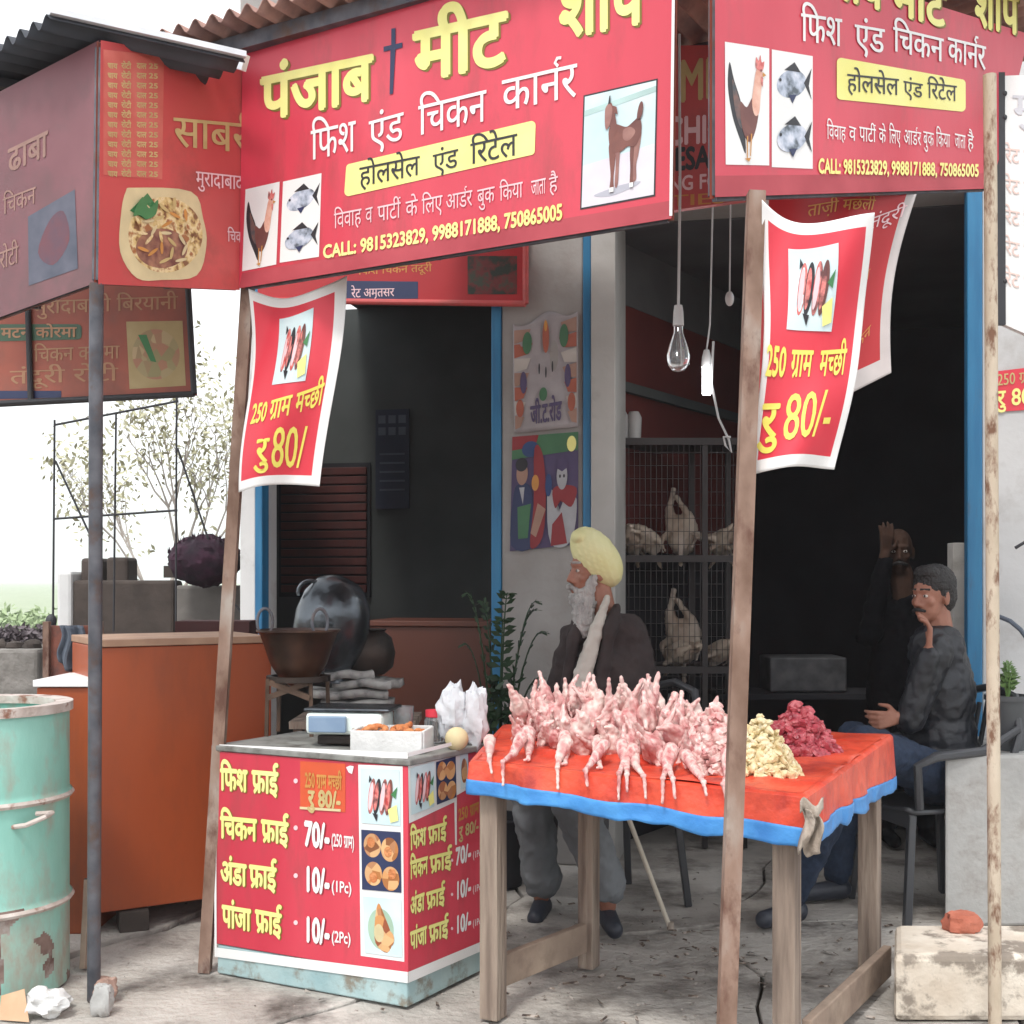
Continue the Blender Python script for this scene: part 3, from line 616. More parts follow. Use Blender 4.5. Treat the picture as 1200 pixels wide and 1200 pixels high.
pill(S5, s5, [(-4, 380), (96, 380), (96, 398), (-4, 400)], mat('dim green print', (.06, .12, .07), 9, .5)); letters(S5.at, 'मटन कोरमा', (2, 396, 90, 395, 11, 11), m_f5, s5, .02, 3)
poly(S5.at, [(-20, 458), (72, 458), (72, 466), (-20, 468)], m_navy, s5)
picture(S5.at, [(148, 377), (214, 376), (218, 452), (152, 456)], [(SQ, mat('dim yellow print', [(.38, .28, .12), (.48, .36, .18)], 9, .5)), (circ(.5, .5, .42, .38, 14), mat('dim food print two', [(.42, .20, .12), (.30, .26, .12), (.5, .36, .2)], 26, .5, tex='voronoi', lo=.2, hi=.8)), ([(.2, .2), (.4, .6), (.5, .62), (.35, .2)], m_green)], s5)

# ================================================================== ROOFS
def corrugated(name, label, o, u, lu, v, lv, along_u, amp=.018, pitch=.075, m=m_roofdark, th=.004):
    t = thing(name, label, 'tin roof', o); n = u.cross(v).normalized(); nu = int((lu if not along_u else lv) / pitch * 8)
    def fn(a, b_):
        x, y = (a * lu, b_ * lv) if not along_u else (b_ * lu, a * lv)
        s_ = x if not along_u else y
        return o + u * x + v * y + n * (amp * math.sin(2 * math.pi * s_ / pitch))
    MB().grid(fn, nu, 6).build('tin_sheet', m, t, smooth=True, solid=th, fixn=False)
    return t
A1 = Vector((X(185, 4.2), 4.2, 3.2)); U1 = Vector((.872, -.489, 0)); V1 = Vector((.489, .872, .03)).normalized()
r1 = corrugated('tin_roof', 'rusty corrugated tin roof over the red shop sign', A1, U1, 2.3, V1, 1.9, False, m=m_roofrust)
b = MB()
for k in (.12, 1.0, 1.85): b.beam(A1 + V1 * k - Vector((0, 0, .045)), A1 + V1 * k + U1 * 2.3 - Vector((0, 0, .045)), .04, .05)
b.build('rafter', m_steel, r1)
b = MB(); b.beam(P(190, 46, 4.22), P(288, 74, 3.98), .02, .05); tag(b.build('gutter_strip', m_trim, loc=P(190, 46, 4.22)), 'pale metal strip along the awning edge near the sign', 'gutter')
A2 = P(58, 22, 3.625); U2 = (P(287, 74, 3.93) - A2); U2.z = 0; lu = U2.length; U2.normalize(); V2 = Vector((-.75, .62, .0)).normalized()
r2 = corrugated('tin_roof', 'dark corrugated tin awning over the dhaba box sign', A2, U2, lu, V2, 2.2, True, m=m_roofdark)
b = MB(); b.beam(A2 + Vector((0, 0, .022)), A2 + U2 * lu + Vector((0, 0, .022)), .03, .018); b.build('edge_strip', m_trim, r2)
b = MB()
for k in (.5, 1.2): b.beam(A2 + V2 * k + U2 * .06 - Vector((0, 0, .04)), A2 + V2 * k + U2 * lu * .5 - Vector((0, 0, .04)), .03, .03)
b.build('rafter', m_rod, r2)
# roof over the right bay, up to the wall
A3 = P(842, -95, 3.12) + Vector((-.05, 0, 0)); 
r3 = corrugated('tin_roof', 'corrugated tin roof above the meat table bay', Vector((.82, 3.09, 3.24)), Vector((.72, .69, 0)).normalized(), 1.7, Vector((-.65, .76, .03)).normalized(), 2.0, False, m=m_roofrust)

# ================================================================== POSTS
def post(name, label, a, b_, r, m, square=False, cat='post'):
    t = MB()
    if square: t.beam(a, b_, r * 2, r * 2)
    else: t.tube([a.lerp(b_, k / 8) + Vector((mnoise.noise(Vector((k, 3, r * 99))) * .004, 0, 0)) for k in range(9)], r, 14)
    o = t.build(name, m, smooth=not square, loc=b_); tag(o, label, cat); return o
post('awning_pole', 'dark grey steel pole holding the awning corner in front of the orange counter', P(113, 332, 3.72), Vector((X(110, 3.98), 3.98, 0)), .021, m_steel, cat='pole')
post('brown_post', 'leaning rusty brown post beside the frying price counter', P(291, 330, 4.24), Vector((X(240, 4.27), 4.27, 0)), .020, m_rustpole, True)
post('brown_post', 'tall rusty brown post standing in front of the meat table', P(886, 226, 3.04), Vector((X(846, 2.93), 2.93, 0)), .0205, m_rustpole, True)
post('cream_pole', 'cream pole with flaking rust beside the blue door frame', P(1160, 88, 3.62), Vector((X(1166, 3.6), 3.6, 0)), .019, m_creampole, cat='pole')

# ================================================================== FLAGS
class Flag:
    def __init__(s, c, wav): s.c = [P(*q) for q in c]; s.w = wav
    def at(s, u, v, h=0):
        a = s.c[0].lerp(s.c[1], u).lerp(s.c[3].lerp(s.c[2], u), v) + s.w(u, v); return a + Vector((0, -1, 0)) * h
def flag(label, c, wav, bl, br, bt, bb, m=m_redflag, mw=m_white):
    f = Flag(c, wav); t = thing('price_flag', label, 'flag', f.at(0, 1))
    MB().grid(f.at, 60, 80, mf=lambda u, v: 1 if (u < bl or u > 1 - br or v < bt or v > 1 - bb) else 0).build('flag_cloth', [m, mw], t, smooth=True, fixn=False, solid=.0015)
    return f, t
def fishpic(at, q, t, off=2):
    lay = [(SQ, m_paleb)]
    for i, cx in enumerate((.28, .42, .58, .72)):
        lay.append((circ(cx, .5, .085, .33, 14, .18), (m_fishr, m_black, m_fishr, m_goat)[i])); lay.append((circ(cx - .02, .5, .05, .26, 12, .18), (m_pinkw, m_fishr, m_pinkw, m_fishr)[i]))
    lay += [([(.24, .12), (.3, .2), (.22, .26)], m_black), ([(.3, .8), (.4, .95), (.44, .82)], m_black), ([(.78, .45), (.95, .3), (.9, .52)], m_green), ([(.7, .72), (.92, .62), (.96, .9), (.76, .95)], m_yelp)]
    picture(at, q, lay, t, off=off)
f1, ft1 = flag('small red price flag tied to the leaning post by the frying counter', [(291, 338, 4.19), (405, 320, 4.1), (378, 570, 4.12), (284, 577, 4.2)],
    lambda u, v: Vector((.012 * math.sin(v * 5), .025 * math.sin(u * 7 + v * 3) + .02 * math.sin(v * 6 + u * 2), -.05 * math.sin(math.pi * u) * (1 - v) + .018 * math.sin(math.pi * u) * v)), .04, .115, .055, .05)
fishpic(f1.at, [(.30, .11), (.68, .09), (.66, .47), (.28, .47)], ft1, 3)
letters(f1.at, '250', (.08, .665, .28, .66, .10, .10), m_yel, ft1, .03, 3); letters(f1.at, 'ग्राम', (.32, .66, .55, .64, .10, .10), m_yel, ft1, .02, 3); letters(f1.at, 'मच्छी', (.60, .635, .87, .60, .10, .10), m_yel, ft1, .02, 3)
letters(f1.at, 'रु', (.22, .88, .36, .88, .12, .12), m_yel, ft1, .02, 3); letters(f1.at, '80/', (.40, .91, .76, .91, .21, .21), m_yel, ft1, .012, 3)
f2, ft2 = flag('large red fish price flag hanging on the tall brown post', [(893, 234, 3.0), (1022, 252, 2.96), (981, 549, 3.0), (880, 556, 3.02)],
    lambda u, v: Vector((.02 * math.sin(v * 3.1), .03 * math.sin(u * 6 + v * 2.4) * (1 - .3 * v) + .012 * math.sin(v * 9 + u * 5), -.035 * math.sin(math.pi * u) * (1 - v) + .01 * math.sin(math.pi * u) * v)), .06, .085, .05, .05)
fishpic(f2.at, [(.26, .12), (.66, .10), (.65, .45), (.22, .45)], ft2, 3)
letters(f2.at, '250', (-.08 + .12, .63, .24, .63, .11, .11), m_yel, ft2, .03, 3); letters(f2.at, 'ग्राम', (.29, .63, .49, .63, .10, .10), m_yel, ft2, .02, 3); letters(f2.at, 'मच्छी', (.57, .63, .85, .62, .10, .10), m_yel, ft2, .02, 3)
letters(f2.at, 'रु', (.06, .87, .22, .87, .13, .13), m_yel, ft2, .02, 3); letters(f2.at, '80/-', (.28, .89, .80, .87, .19, .19), m_yel, ft2, .012, 3)
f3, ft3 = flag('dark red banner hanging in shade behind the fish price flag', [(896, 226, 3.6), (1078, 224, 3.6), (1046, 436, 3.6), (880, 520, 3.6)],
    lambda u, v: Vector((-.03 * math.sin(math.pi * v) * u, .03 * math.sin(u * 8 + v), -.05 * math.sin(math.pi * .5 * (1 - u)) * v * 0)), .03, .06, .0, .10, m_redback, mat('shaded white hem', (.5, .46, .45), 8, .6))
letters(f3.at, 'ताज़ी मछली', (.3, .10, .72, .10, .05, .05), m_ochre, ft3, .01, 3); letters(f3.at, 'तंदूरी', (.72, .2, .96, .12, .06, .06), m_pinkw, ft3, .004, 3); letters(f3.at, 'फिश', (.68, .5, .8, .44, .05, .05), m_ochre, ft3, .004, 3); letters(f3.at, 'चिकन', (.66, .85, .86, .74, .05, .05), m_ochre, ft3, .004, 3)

# ================================================================== PRICE COUNTER
cA, cB = Vector((-1.02, 4.25, 0)), Vector((-.328, 3.9, 0)); cS = Vector((.231, .38, 0)); CT = .785
pc = thing('price_counter', 'red counter with yellow Hindi price list and food photos on a chipped teal plinth', 'counter', (cA + cB) / 2 + cS / 2)
q = [cA, cB, cB + cS, cA + cS]; qi = lambda k: [( (sum(q, Vector()) / 4).lerp(p, k)) for p in q]
MB().prism([(p.x, p.y) for p in qi(.985)], .0, .10).build('plinth', m_teal, pc, bevel=.006)
MB().prism([(p.x, p.y) for p in q], .102, CT - .022).build('cabinet', m_red, pc, bevel=.003)
MB().prism([(p.x, p.y) for p in qi(1.03)], CT - .02, CT).build('counter_top', mat('worn grey counter top', [(.16, .16, .15), (.30, .30, .28)], 12, .5, dirt=((.08, .07, .06), 8, .5, .7)), pc, bevel=.004)
def facepl(a, b_):
    S = Plane.__new__(Plane); n = (b_ - a).cross(Vector((0, 0, 1))).normalized(); S.n = n if n.y < 0 else -n; S.p = [a + Vector((0, 0, CT)), None, None, a]; return S
CF, CR = facepl(cA, cB), facepl(cB, cB + cS)
poly(CF.at, [(251, 872), (478, 882), (478, 889), (251, 880)], m_white, pc, 1, 'white_border'); poly(CF.at, [(252, 1110), (478, 1139), (478, 1152), (252, 1121)], m_white, pc, 1, 'white_border')
poly(CR.at, [(478, 882), (548, 865), (548, 869), (478, 887)], m_white, pc, 1, 'white_border'); poly(CR.at, [(478, 1139), (567, 1102), (567, 1113), (478, 1152)], m_white, pc, 1, 'white_border')
poly(CF.at, [(251, 872), (253.5, 872), (254.5, 1121), (252, 1121)], m_white, pc, 2, 'white_border')
rows = ((('फिश', 'फ्राई'), 925, 930, (259, 290, 296, 326)), (('चिकन', 'फ्राई'), 981, 989, (259, 301, 307, 338)), (('अंडा', 'फ्राई'), 1034, 1042, (259, 289, 293, 324)), (('पांजा', 'फ्राई'), 1085, 1096, (261, 294, 300, 330)))
for (a, b_), y0, y1, xs in rows:
    ym = lerp(y0, y1, .5)
    L2(CF, pc, a, (xs[0], y0, xs[1], ym, 24, 24), m_yelp, .035, m_shadow, 1.1); L2(CF, pc, b_, (xs[2], ym, xs[3], y1, 24, 24), m_yelp, .035, m_shadow, 1.1)
for y in (915, 970, 1026, 1081): poly(CF.at, circ(347, y, 2.6, 3, 8), m_pinkw, pc, 2, 'bullet')
poly(CF.at, [(352, 892), (405, 895), (405, 952), (352, 947)], mat('orange red patch', (.62, .09, .03), 9, .5), pc, 1, 'printed_panel')
letters(CF.at, '250 ग्राम मच्छी', (358, 922, 401, 925, 15, 15), m_ochre, pc, .03, 3); letters(CF.at, 'रु 80/-', (362, 944, 400, 947, 17, 17), m_gold, pc, .04, 3)
poly(CF.at, [(352, 945), (400, 948), (400, 951), (352, 948)], m_cream, pc, 3, 'underline')
for tx, y, x1, tail, tw in (('70/-', 992, 387, '(250 ग्राम)', 416), ('10/-', 1045, 387, '(1Pc)', 413), ('10/-', 1104, 387, '(2Pc)', 412)):
    L2(CF, pc, tx, (357, y - 2, x1, y + 2, 28, 28), m_white, .045, mat('print outline red', (.25, .01, .02)), 1.1); letters(CF.at, tail, (x1 + 2, y - 1, tw, y + 2, 13, 13), m_white, pc, .02, 3)
poly(CF.at, [(411, 897), (415, 898), (413, 907), (409, 905), (406, 899)], m_white, pc, 2, 'printed_heart')
poly(CF.at, [(420, 896), (472, 898), (474, 1127), (423, 1120)], m_white, pc, 1, 'photo_panel')
for at_, X0, X1, par in ((CF.at, 0, 0, pc),):
    fishpic(at_, [(423, 900), (469, 902), (470, 968), (424, 964)], pc, 3)
picture(CF.at, [(424, 972), (470, 975), (471, 1046), (425, 1042)], [(SQ, m_navy)] + [(circ(x, y, .22, .2, 10), m_food) for x, y in ((.28, .25), (.72, .3), (.3, .72), (.74, .78))] + [(circ(x, y, .1, .09, 8), m_rusk) for x, y in ((.25, .2), (.68, .34), (.3, .78), (.78, .7))], pc, off=3)
picture(CF.at, [(426, 1050), (471, 1054), (472, 1122), (428, 1116)], [(SQ, m_paleb), (circ(.45, .55, .34, .36, 12), mat('pale green print', (.35, .5, .38), 8, .5)), ([(.4, .1), (.55, .3), (.75, .7), (.6, .95), (.3, .8), (.3, .4)], m_food), (circ(.4, .62, .13, .16, 10), m_cream), (circ(.66, .7, .14, .14, 10), m_food)], pc, off=3)
poly(CR.at, [(478, 897), (548, 876), (549, 924), (535, 932), (535, 990), (533, 990), (532, 940), (479, 965)], m_white, pc, 1, 'photo_panel')
fishpic(CR.at, [(480, 900), (508, 892), (508, 945), (481, 955)], pc, 3)
picture(CR.at, [(510, 893), (533, 886), (534, 934), (511, 943)], [(SQ, m_navy)] + [(circ(x, y, .24, .22, 10), m_food) for x, y in ((.28, .25), (.72, .3), (.3, .72), (.74, .78))], pc, off=3)
picture(CR.at, [(538, 884), (547, 882), (548, 920), (539, 926)], [(SQ, m_paleb), (circ(.5, .5, .4, .36, 10), m_food)], pc, off=3)
for (a, b_), y0, y1, xs in ((('फिश', 'फ्राई'), 996, 982, (480, 498, 501, 522)), (('चिकन', 'फ्राई'), 1030, 1016, (480, 500, 503, 528)), (('अंडा', 'फ्राई'), 1073, 1058, (480, 496, 499, 520)), (('पांजा', 'फ्राई'), 1113, 1096, (480, 499, 502, 524))):
    ym = lerp(y0, y1, .5)
    L2(CR, pc, a, (xs[0], y0, xs[1], ym, 20, 19), m_yelp, .035, m_shadow, .9); L2(CR, pc, b_, (xs[2], ym, xs[3], y1, 19, 18), m_yelp, .035, m_shadow, .9)
letters(CR.at, '250 ग्राम', (536, 962, 560, 952, 12, 12), m_ochre, pc, .03, 3); letters(CR.at, 'रु 80/-', (537, 982, 560, 973, 12, 12), m_gold, pc, .03, 3)
for tx, y in (('70/-', 1014), ('10/-', 1054), ('10/-', 1094)): L2(CR, pc, tx, (533, y, 551, y - 7, 20, 19), m_white, .04, None); letters(CR.at, '(1Pc)', (553, y - 8, 564, y - 12, 8, 8), m_white, pc, .01, 3)
for y in (1008, 1048, 1088): poly(CR.at, circ(529, y, 1.5, 2, 6), m_pinkw, pc, 2, 'bullet')

# ---- things on the price counter
def ctp(u, v, z=0): return cA + (cB - cA) * u + cS * v + Vector((0, 0, CT + z))
m_iron2 = mat('sooty stand iron', [(.05, .03, .02), (.14, .08, .05)], 9, .8)
# stand and frying pan
st = Vector((X(350, 4.55), 4.55, CT))
sv = thing('pan_stand', 'iron legged stand under the big frying pan', 'stand', st)
ztop = Z(794, 4.55)
for dx, dy in ((-.105, -.07), (.06, -.08), (.10, .07), (-.09, .08)):
    MB().beam(st + Vector((dx, dy, 0)), Vector((st.x + dx * .95, st.y + dy, ztop)), .013, .013).build('leg', m_iron2, sv)
b = MB(); b.beam(st + Vector((-.1, -.075, .14)), Vector((st.x + .055, st.y - .08, ztop - .01)), .03, .02); b.beam(st + Vector((.055, -.08, .14)), Vector((st.x - .09, st.y - .08, ztop - .01)), .03, .02); b.build('brace', m_iron2, sv)
b = MB(); b.lathe([(.10, 0), (.118, 0), (.118, .02), (.10, .02), (.10, 0)], (st.x, st.y, ztop - .012), 20); b.build('ring', m_iron, sv, smooth=True)
kd = thing('frying_pan', 'deep brown iron frying pan with two ring handles on its stand', 'frying pan', (st.x, st.y, ztop - .01))
kz = ztop - .035; rk = .142
prof = [(0, 0), (.035, .004), (.07, .024), (.103, .065), (.125, .115), (rk, .15), (rk + .012, .156), (rk + .012, .161), (rk - .006, .155), (.11, .085), (.08, .04), (.03, .018), (0, .014)]
MB().lathe([(r, z * 1.32) for r, z in prof], (st.x, st.y, kz), 48).build('bowl', m_pan, kd, smooth=True)
MB().lathe([(0, .165), (.124, .165)], (st.x, st.y, kz), 30).build('oil', mat('dark frying oil', (.10, .04, .01), 4, .08), kd)
for sx, ax in ((-.118, -.03), (.092, -.09)):
    c = Vector((st.x + sx, st.y + ax, kz + .24)); MB().tube([c + Vector((.026 * math.cos(t), .012 * math.cos(t), .05 * math.sin(t))) for t in [2 * math.pi * k / 18 for k in range(19)]],   .006, 8).build('handle', m_steel, kd, smooth=True)
# second big lid leaning behind
lid = thing('steel_pot', 'large dented steel pot tilted up behind the frying pan', 'pot', P(392, 800, 5.0))
rot = Matrix.Rotation(R(24), 3, 'X') @ Matrix.Rotation(R(16), 3, 'Y')
MB().lathe([(0, .19), (.05, .185), (.10, .16), (.135, .11), (.152, .04), (.150, -.03), (.135, -.09), (.14, -.11), (.155, -.12), (.15, -.125), (.13, -.11), (.12, -.08), (0, -.05)], P(388, 738, 5.0), 48, rot=Matrix.Scale(1.18, 3, (0, 0, 1)) @ rot).build('shell', m_alu, lid, smooth=True)
MB().tube([P(364, 694, 4.93) + Vector((.05 * math.cos(t), 0, .045 * math.sin(t))) for t in [math.pi * .1 + math.pi * 1.0 * k / 10 for k in range(11)]], .008, 8).build('handle', m_alu, lid, smooth=True)
b = MB(); b.lathe([(0, 0), (.09, 0), (.125, .03), (.135, .09), (.12, .15), (.09, .175), (.1, .185), (0, .185)], (X(425, 5.1), 5.1, Z(790, 5.1)), 28); tag(b.build('cooking_pot', m_iron, smooth=True, loc=(X(425, 5.1), 5.1, Z(790, 5.1))), 'blackened squat cooking pot beside the tilted steel pot', 'pot')
# heap of papers/trays behind the scale
tb = thing('low_shelf', 'low dark shelf behind the price counter carrying trays', 'shelf', (X(410, 5.0), 5.0, 0))
MB().box((X(418, 5.05), 5.08, Z(845, 5.05)), (.50, .36, .03)).build('board', m_wood, tb)
for dx, dy in ((-.22, -.14), (.22, -.14), (-.22, .14), (.22, .14)): MB().box((X(418, 5.05) + dx, 5.08 + dy, Z(845, 5.05) / 2 - .01), (.035, .035, Z(845, 5.05) - .02)).build('leg', m_wood, tb)
for i, (px, py, wd, rz) in enumerate(((398, 838, .22, .1), (420, 824, .26, -.1), (410, 812, .30, .15), (432, 800, .24, -.2), (405, 790, .2, .3))):
    c = P(px, py, 5.02); b = MB()
    b.grid(lambda u, v: c + Matrix.Rotation(rz, 3, 'Z') @ Vector(((u - .5) * wd, (v - .5) * .2, .005 * math.sin(u * 9 + i) + .006 * math.sin(v * 7))), 12, 8)
    tag(b.build('newspaper_stack', m_paper, solid=.028, smooth=True, loc=c), ['lowest folded newspaper stack behind the weighing scale', 'second folded newspaper stack from the bottom behind the scale', 'middle folded newspaper stack behind the scale', 'second newspaper stack from the top by the pan', 'topmost small newspaper stack under the frying pan edge'][i], 'newspaper', 'folded newspapers behind the scale')
# scale
c0 = ctp(.50, .52); wsx = thing('weighing_scale', 'pale green weighing scale with blue display on the price counter', 'scale', c0)
rz = math.atan2(-.35, .692)
rz = R(-8)
MB().box(c0 + Vector((0, 0, .022)), (.20, .15, .03), rz).build('foot_plate', m_iron, wsx, bevel=.005)
MB().box(c0 + Vector((-.005, 0, .078)), (.27, .17, .075), rz).build('body', m_scale, wsx, bevel=.015)
MB().box(c0 + Vector((-.07, -.088, .078)), (.13, .02, .055), R(-8)).build('display', m_scaled, wsx, bevel=.004)
MB().box(c0 + Vector((.005, .01, .124)), (.30, .19, .012), rz).build('pan', m_alu, wsx, bevel=.005)
for k in range(3): MB().lathe([(0, 0), (.007, 0), (.007, .006), (0, .006)], c0 + Vector((.02 + k * .022, -.092, .06)), 10, rot=Matrix.Rotation(R(90), 3, 'X')).build('button', m_rim, wsx)
# foam box
fbx = ctp(.78, .36); bx = thing('foam_box', 'white foam box full of orange fried pieces on the counter corner', 'box', fbx)
bb = MB(); rz = math.atan2(-.12, .9)
def boxp(x, y, z): return fbx + Matrix.Rotation(rz, 3, 'Z') @ Vector((x, y, z))
hx, hy, hz, th = .118, .085, .072, .012
for (x, y, sx, sy) in ((0, -hy, 2 * hx, th), (0, hy, 2 * hx, th), (-hx, 0, th, 2 * hy - th), (hx, 0, th, 2 * hy - th)): bb.box(boxp(x, y, hz / 2 + .002), (sx, sy, hz), rz)
bb.box(boxp(0, 0, .008), (2 * hx, 2 * hy, .012), rz); bb.build('box_shell', m_foam, bx, bevel=.003)
rr = random.Random(5); b = MB()
for _ in range(60): b.ell(boxp(rr.uniform(-.1, .1), rr.uniform(-.07, .07), rr.uniform(.045, .078)), (rr.uniform(.01, .022), rr.uniform(.008, .016), rr.uniform(.007, .013)), Matrix.Rotation(rr.random() * 6, 3, 'Z'), nu=7, nv=5)
tag(b.build('fried_pieces', m_rusk, smooth=True, loc=fbx), 'heap of orange fried pieces filling the white foam box', 'fried food', kind='stuff')
def bag(label, c, w_, h_, seed, m=m_bag, nm='plastic_bag'):
    rr = random.Random(seed); k = rr.random() * 9
    def fn(p):
        return 1 + .35 * mnoise.noise(p * 2.2 + Vector((k, 0, 0))) + .15 * mnoise.noise(p * 7 + Vector((k, 4, 0))) + .5 * max(0, p.z) ** 3 * (.4 + mnoise.noise(Vector((p.x * 3, p.y * 3, k))))
    b = MB(); b.ell(c + Vector((0, 0, h_ * .42)), (w_ / 2, w_ / 2.6, h_ / 2.3), None, nu=30, nv=20, fn=fn)
    return tag(b.build(nm, m, smooth=True, loc=c), label, 'plastic bag')
bag('crumpled white plastic bag standing behind the foam box', ctp(.90, .85, .0) + Vector((0, .0, .02)), .11, .20, 1)
bag('twisted white plastic bag at the back corner of the price counter', ctp(1.0, .88), .085, .21, 4)
bag('small clear plastic bag beside the foam box', ctp(.83, .93, .01), .06, .13, 9)
jc = ctp(.66, .80); jar = thing('glass_tumbler', 'small clear tumbler beside the weighing scale', 'glass', jc)
MB().lathe([(.0, .0), (.03, .0), (.036, .125), (.033, .125), (.028, .008), (0, .008)], jc, 20).build('glass', m_glass, jar, smooth=True)
jc = ctp(.80, .86); jar = thing('spice_jar', 'squat jar with a red lid behind the foam box', 'jar', jc)
MB().lathe([(.0, .0), (.035, .0), (.038, .08), (.03, .09), (0, .09)], jc, 20).build('jar_body', m_glass, jar, smooth=True); MB().lathe([(0, .092), (.033, .092), (.033, .115), (0, .118)], jc, 20).build('lid', m_redflag, jar, smooth=True)
b = MB(); b.ell(ctp(1.0, .62, .035), (.04, .035, .04)); tag(b.build('yellow_lime', m_cream, smooth=True, loc=ctp(1.0, .62)), 'round pale yellow melon at the counter edge by the bags', 'fruit')

# ================================================================== ORANGE COUNTER AND BACKYARD
oA, oB = Vector((X(117, 4.7), 4.7, 0)), Vector((X(318, 5.05), 5.05, 0)); od = (oB - oA).normalized(); on = Vector((-od.y, od.x, 0))
oc = thing('orange_counter', 'tall orange laminate counter standing on bricks beside the leaning post', 'counter', (oA + oB) / 2)
zt = Z(749, 4.75)
MB().prism([(p.x, p.y) for p in (oA, oB, oB + on * .5, oA + on * .5)], .085, zt - .03).build('front_panel', m_lam, oc, bevel=.004)
MB().prism([(p.x, p.y) for p in (oA - on * .012, oB - on * .012, oB + on * .52, oA + on * .52)], zt - .028, zt).build('counter_top', mat('dull counter edge', [(.30, .17, .11), (.42, .26, .17)], 9, .7), oc, bevel=.003)
for t in (.2, .85):
    p = oA.lerp(oB, t) + on * .06; MB().box((p.x, p.y, .04), (.11, .16, .08), .4).build('brick', m_mudwall, oc, bevel=.004)
p = oA.lerp(oB, .5) + on * .4; MB().box((p.x, p.y, .04), (.5, .1, .08), .4).build('brick', m_mudwall, oc, bevel=.004)
l0, l1 = X(43, 4.72), X(103, 4.72) + .02
lc = thing('side_cabinet', 'low orange cabinet with a white edge beside the green drum', 'cabinet', ((l0 + l1) / 2, 4.9, 0))
MB().box(((l0 + l1) / 2, 4.9, .47), (l1 - l0, .36, .94)).build('cabinet_body', m_lam, lc, bevel=.004)
MB().box(((l0 + l1) / 2, 4.9, .957), (l1 - l0 + .02, .39, .026)).build('cabinet_top', m_white, lc, bevel=.003)
p0 = P(57, 800, 5.3)
rp = thing('rusty_partition', 'rusty red upright panel behind the low orange cabinet', 'panel', (X(88, 5.3), 5.3, 0))
MB().box((X(89, 5.3), 5.3, Z(733, 5.3) / 2), (X(120, 5.3) - X(58, 5.3), .03, Z(733, 5.3))).build('panel_sheet', mat('rusty red sheet', [(.20, .06, .04), (.34, .12, .08)], 9, .8, dirt=((.07, .05, .05), 5, .5, .7)), rp)
for px in (58, 119): MB().box((X(px, 5.3), 5.27, Z(728, 5.3) / 2), (.025, .03, Z(728, 5.3))).build('panel_post', m_rustpole, rp)
b = MB(); b.grid(lambda u, v: P(lerp(70, 98, u) + 3 * math.sin(v * 6), lerp(733, 775 + 12 * math.sin(u * 3), v), 5.24) + Vector((0, .02 * math.sin(u * 12), 0)), 16, 12)
tag(b.build('hanging_cloth', m_cloth, solid=.006, smooth=True, loc=P(84, 775, 5.24)), 'slate blue cloth hanging over the rusty panel', 'cloth')
bd = thing('mud_wall', 'dark mud wall stepping down behind the orange counter', 'wall', (X(150, 7.2), 7.2, 0))
def wl(x0, x1, y0, m, nm, D=7.2, th=.2): MB().prism([(X(x0, D), D), (X(x1, D), D), (X(x1, D), D + th), (X(x0, D), D + th)], -.03, Z(y0, D)).build(nm, m, bd, bevel=.02)
wl(66, 84, 669, m_walllite, 'end_pillar'); wl(84.2, 204, 680, m_mudwall, 'wall_block', 7.22); wl(94, 118, 654, m_mudwall, 'wall_block', 7.3); wl(124, 150, 653, m_mudwall, 'wall_block', 7.31)
wl(204.2, 290, 686, mat('grey mud wall', [(.12, .11, .10), (.20, .185, .17)], 5, .95, bump=.3), 'wall_block', 7.2)
MB().box((X(192, 7.15), 7.3, Z(678, 7.2) + .04), (.06, .1, .07)).build('wall_stone', m_mudwall, bd)
b = MB(); rr = random.Random(8)
b.ell(P(240, 657, 7.0), (.20, .2, .145), fn=lambda p: 1 + .12 * mnoise.noise(p * 5) + .06 * mnoise.noise(p * 15), nu=40, nv=26)
for k in range(140):
    x = rr.uniform(-.19, .19); zt2 = .135 * math.sqrt(max(.05, 1 - (x / .2) ** 2)); c = P(240, 657, 7.0) + Vector((x, rr.uniform(-.12, .02), zt2 - .015)); b.add([c, c + Vector((.012, 0, 0)), c + Vector((rr.uniform(-.01, .02), 0, rr.uniform(.02, .045)))], [(0, 1, 2)])
tag(b.build('cloth_bundle', m_rag, smooth=True, loc=P(240, 685, 7.0), fixn=False), 'dark purple shaggy bundle lying on the wall behind the orange counter', 'bundle')
b = MB(); b.prism([(X(205, 5.7), 5.7), (X(292, 5.7), 5.7), (X(292, 5.7), 5.9), (X(205, 5.7), 5.9)], Z(738, 5.7) - .5, Z(728, 5.7)); tag(b.build('dark_bench', mat('dark red bench', (.05, .012, .012), 8, .8), loc=(X(250, 5.7), 5.8, 0)), 'dark red bench top between the orange counter and the wall', 'bench')
# rod frame
rf = thing('rod_frame', 'thin black rod frame standing in the yard behind the grey pole', 'frame', (X(135, 6.8), 6.8, 0))
for a_, c_, n_ in (((64, 492), (62, 740), 'upright'), ((136, 484), (133, 740), 'upright'), ((207, 466), (206, 740), 'upright'), ((64, 498), (209, 470), 'cross_rod'), ((64, 608), (208, 598), 'cross_rod'), ((65, 540), (106, 628), 'brace_rod'), ((208, 525), (244, 632), 'brace_rod'), ((262, 690), (292, 730), 'brace_rod')):
    MB().tube([P(*a_, 6.8), P(*c_, 6.8)], .0065, 6).build(n_, m_rod, rf)
MB().ell(P(60, 728, 6.8), (.03, .03, .04)).build('foot_knob', m_rod, rf)
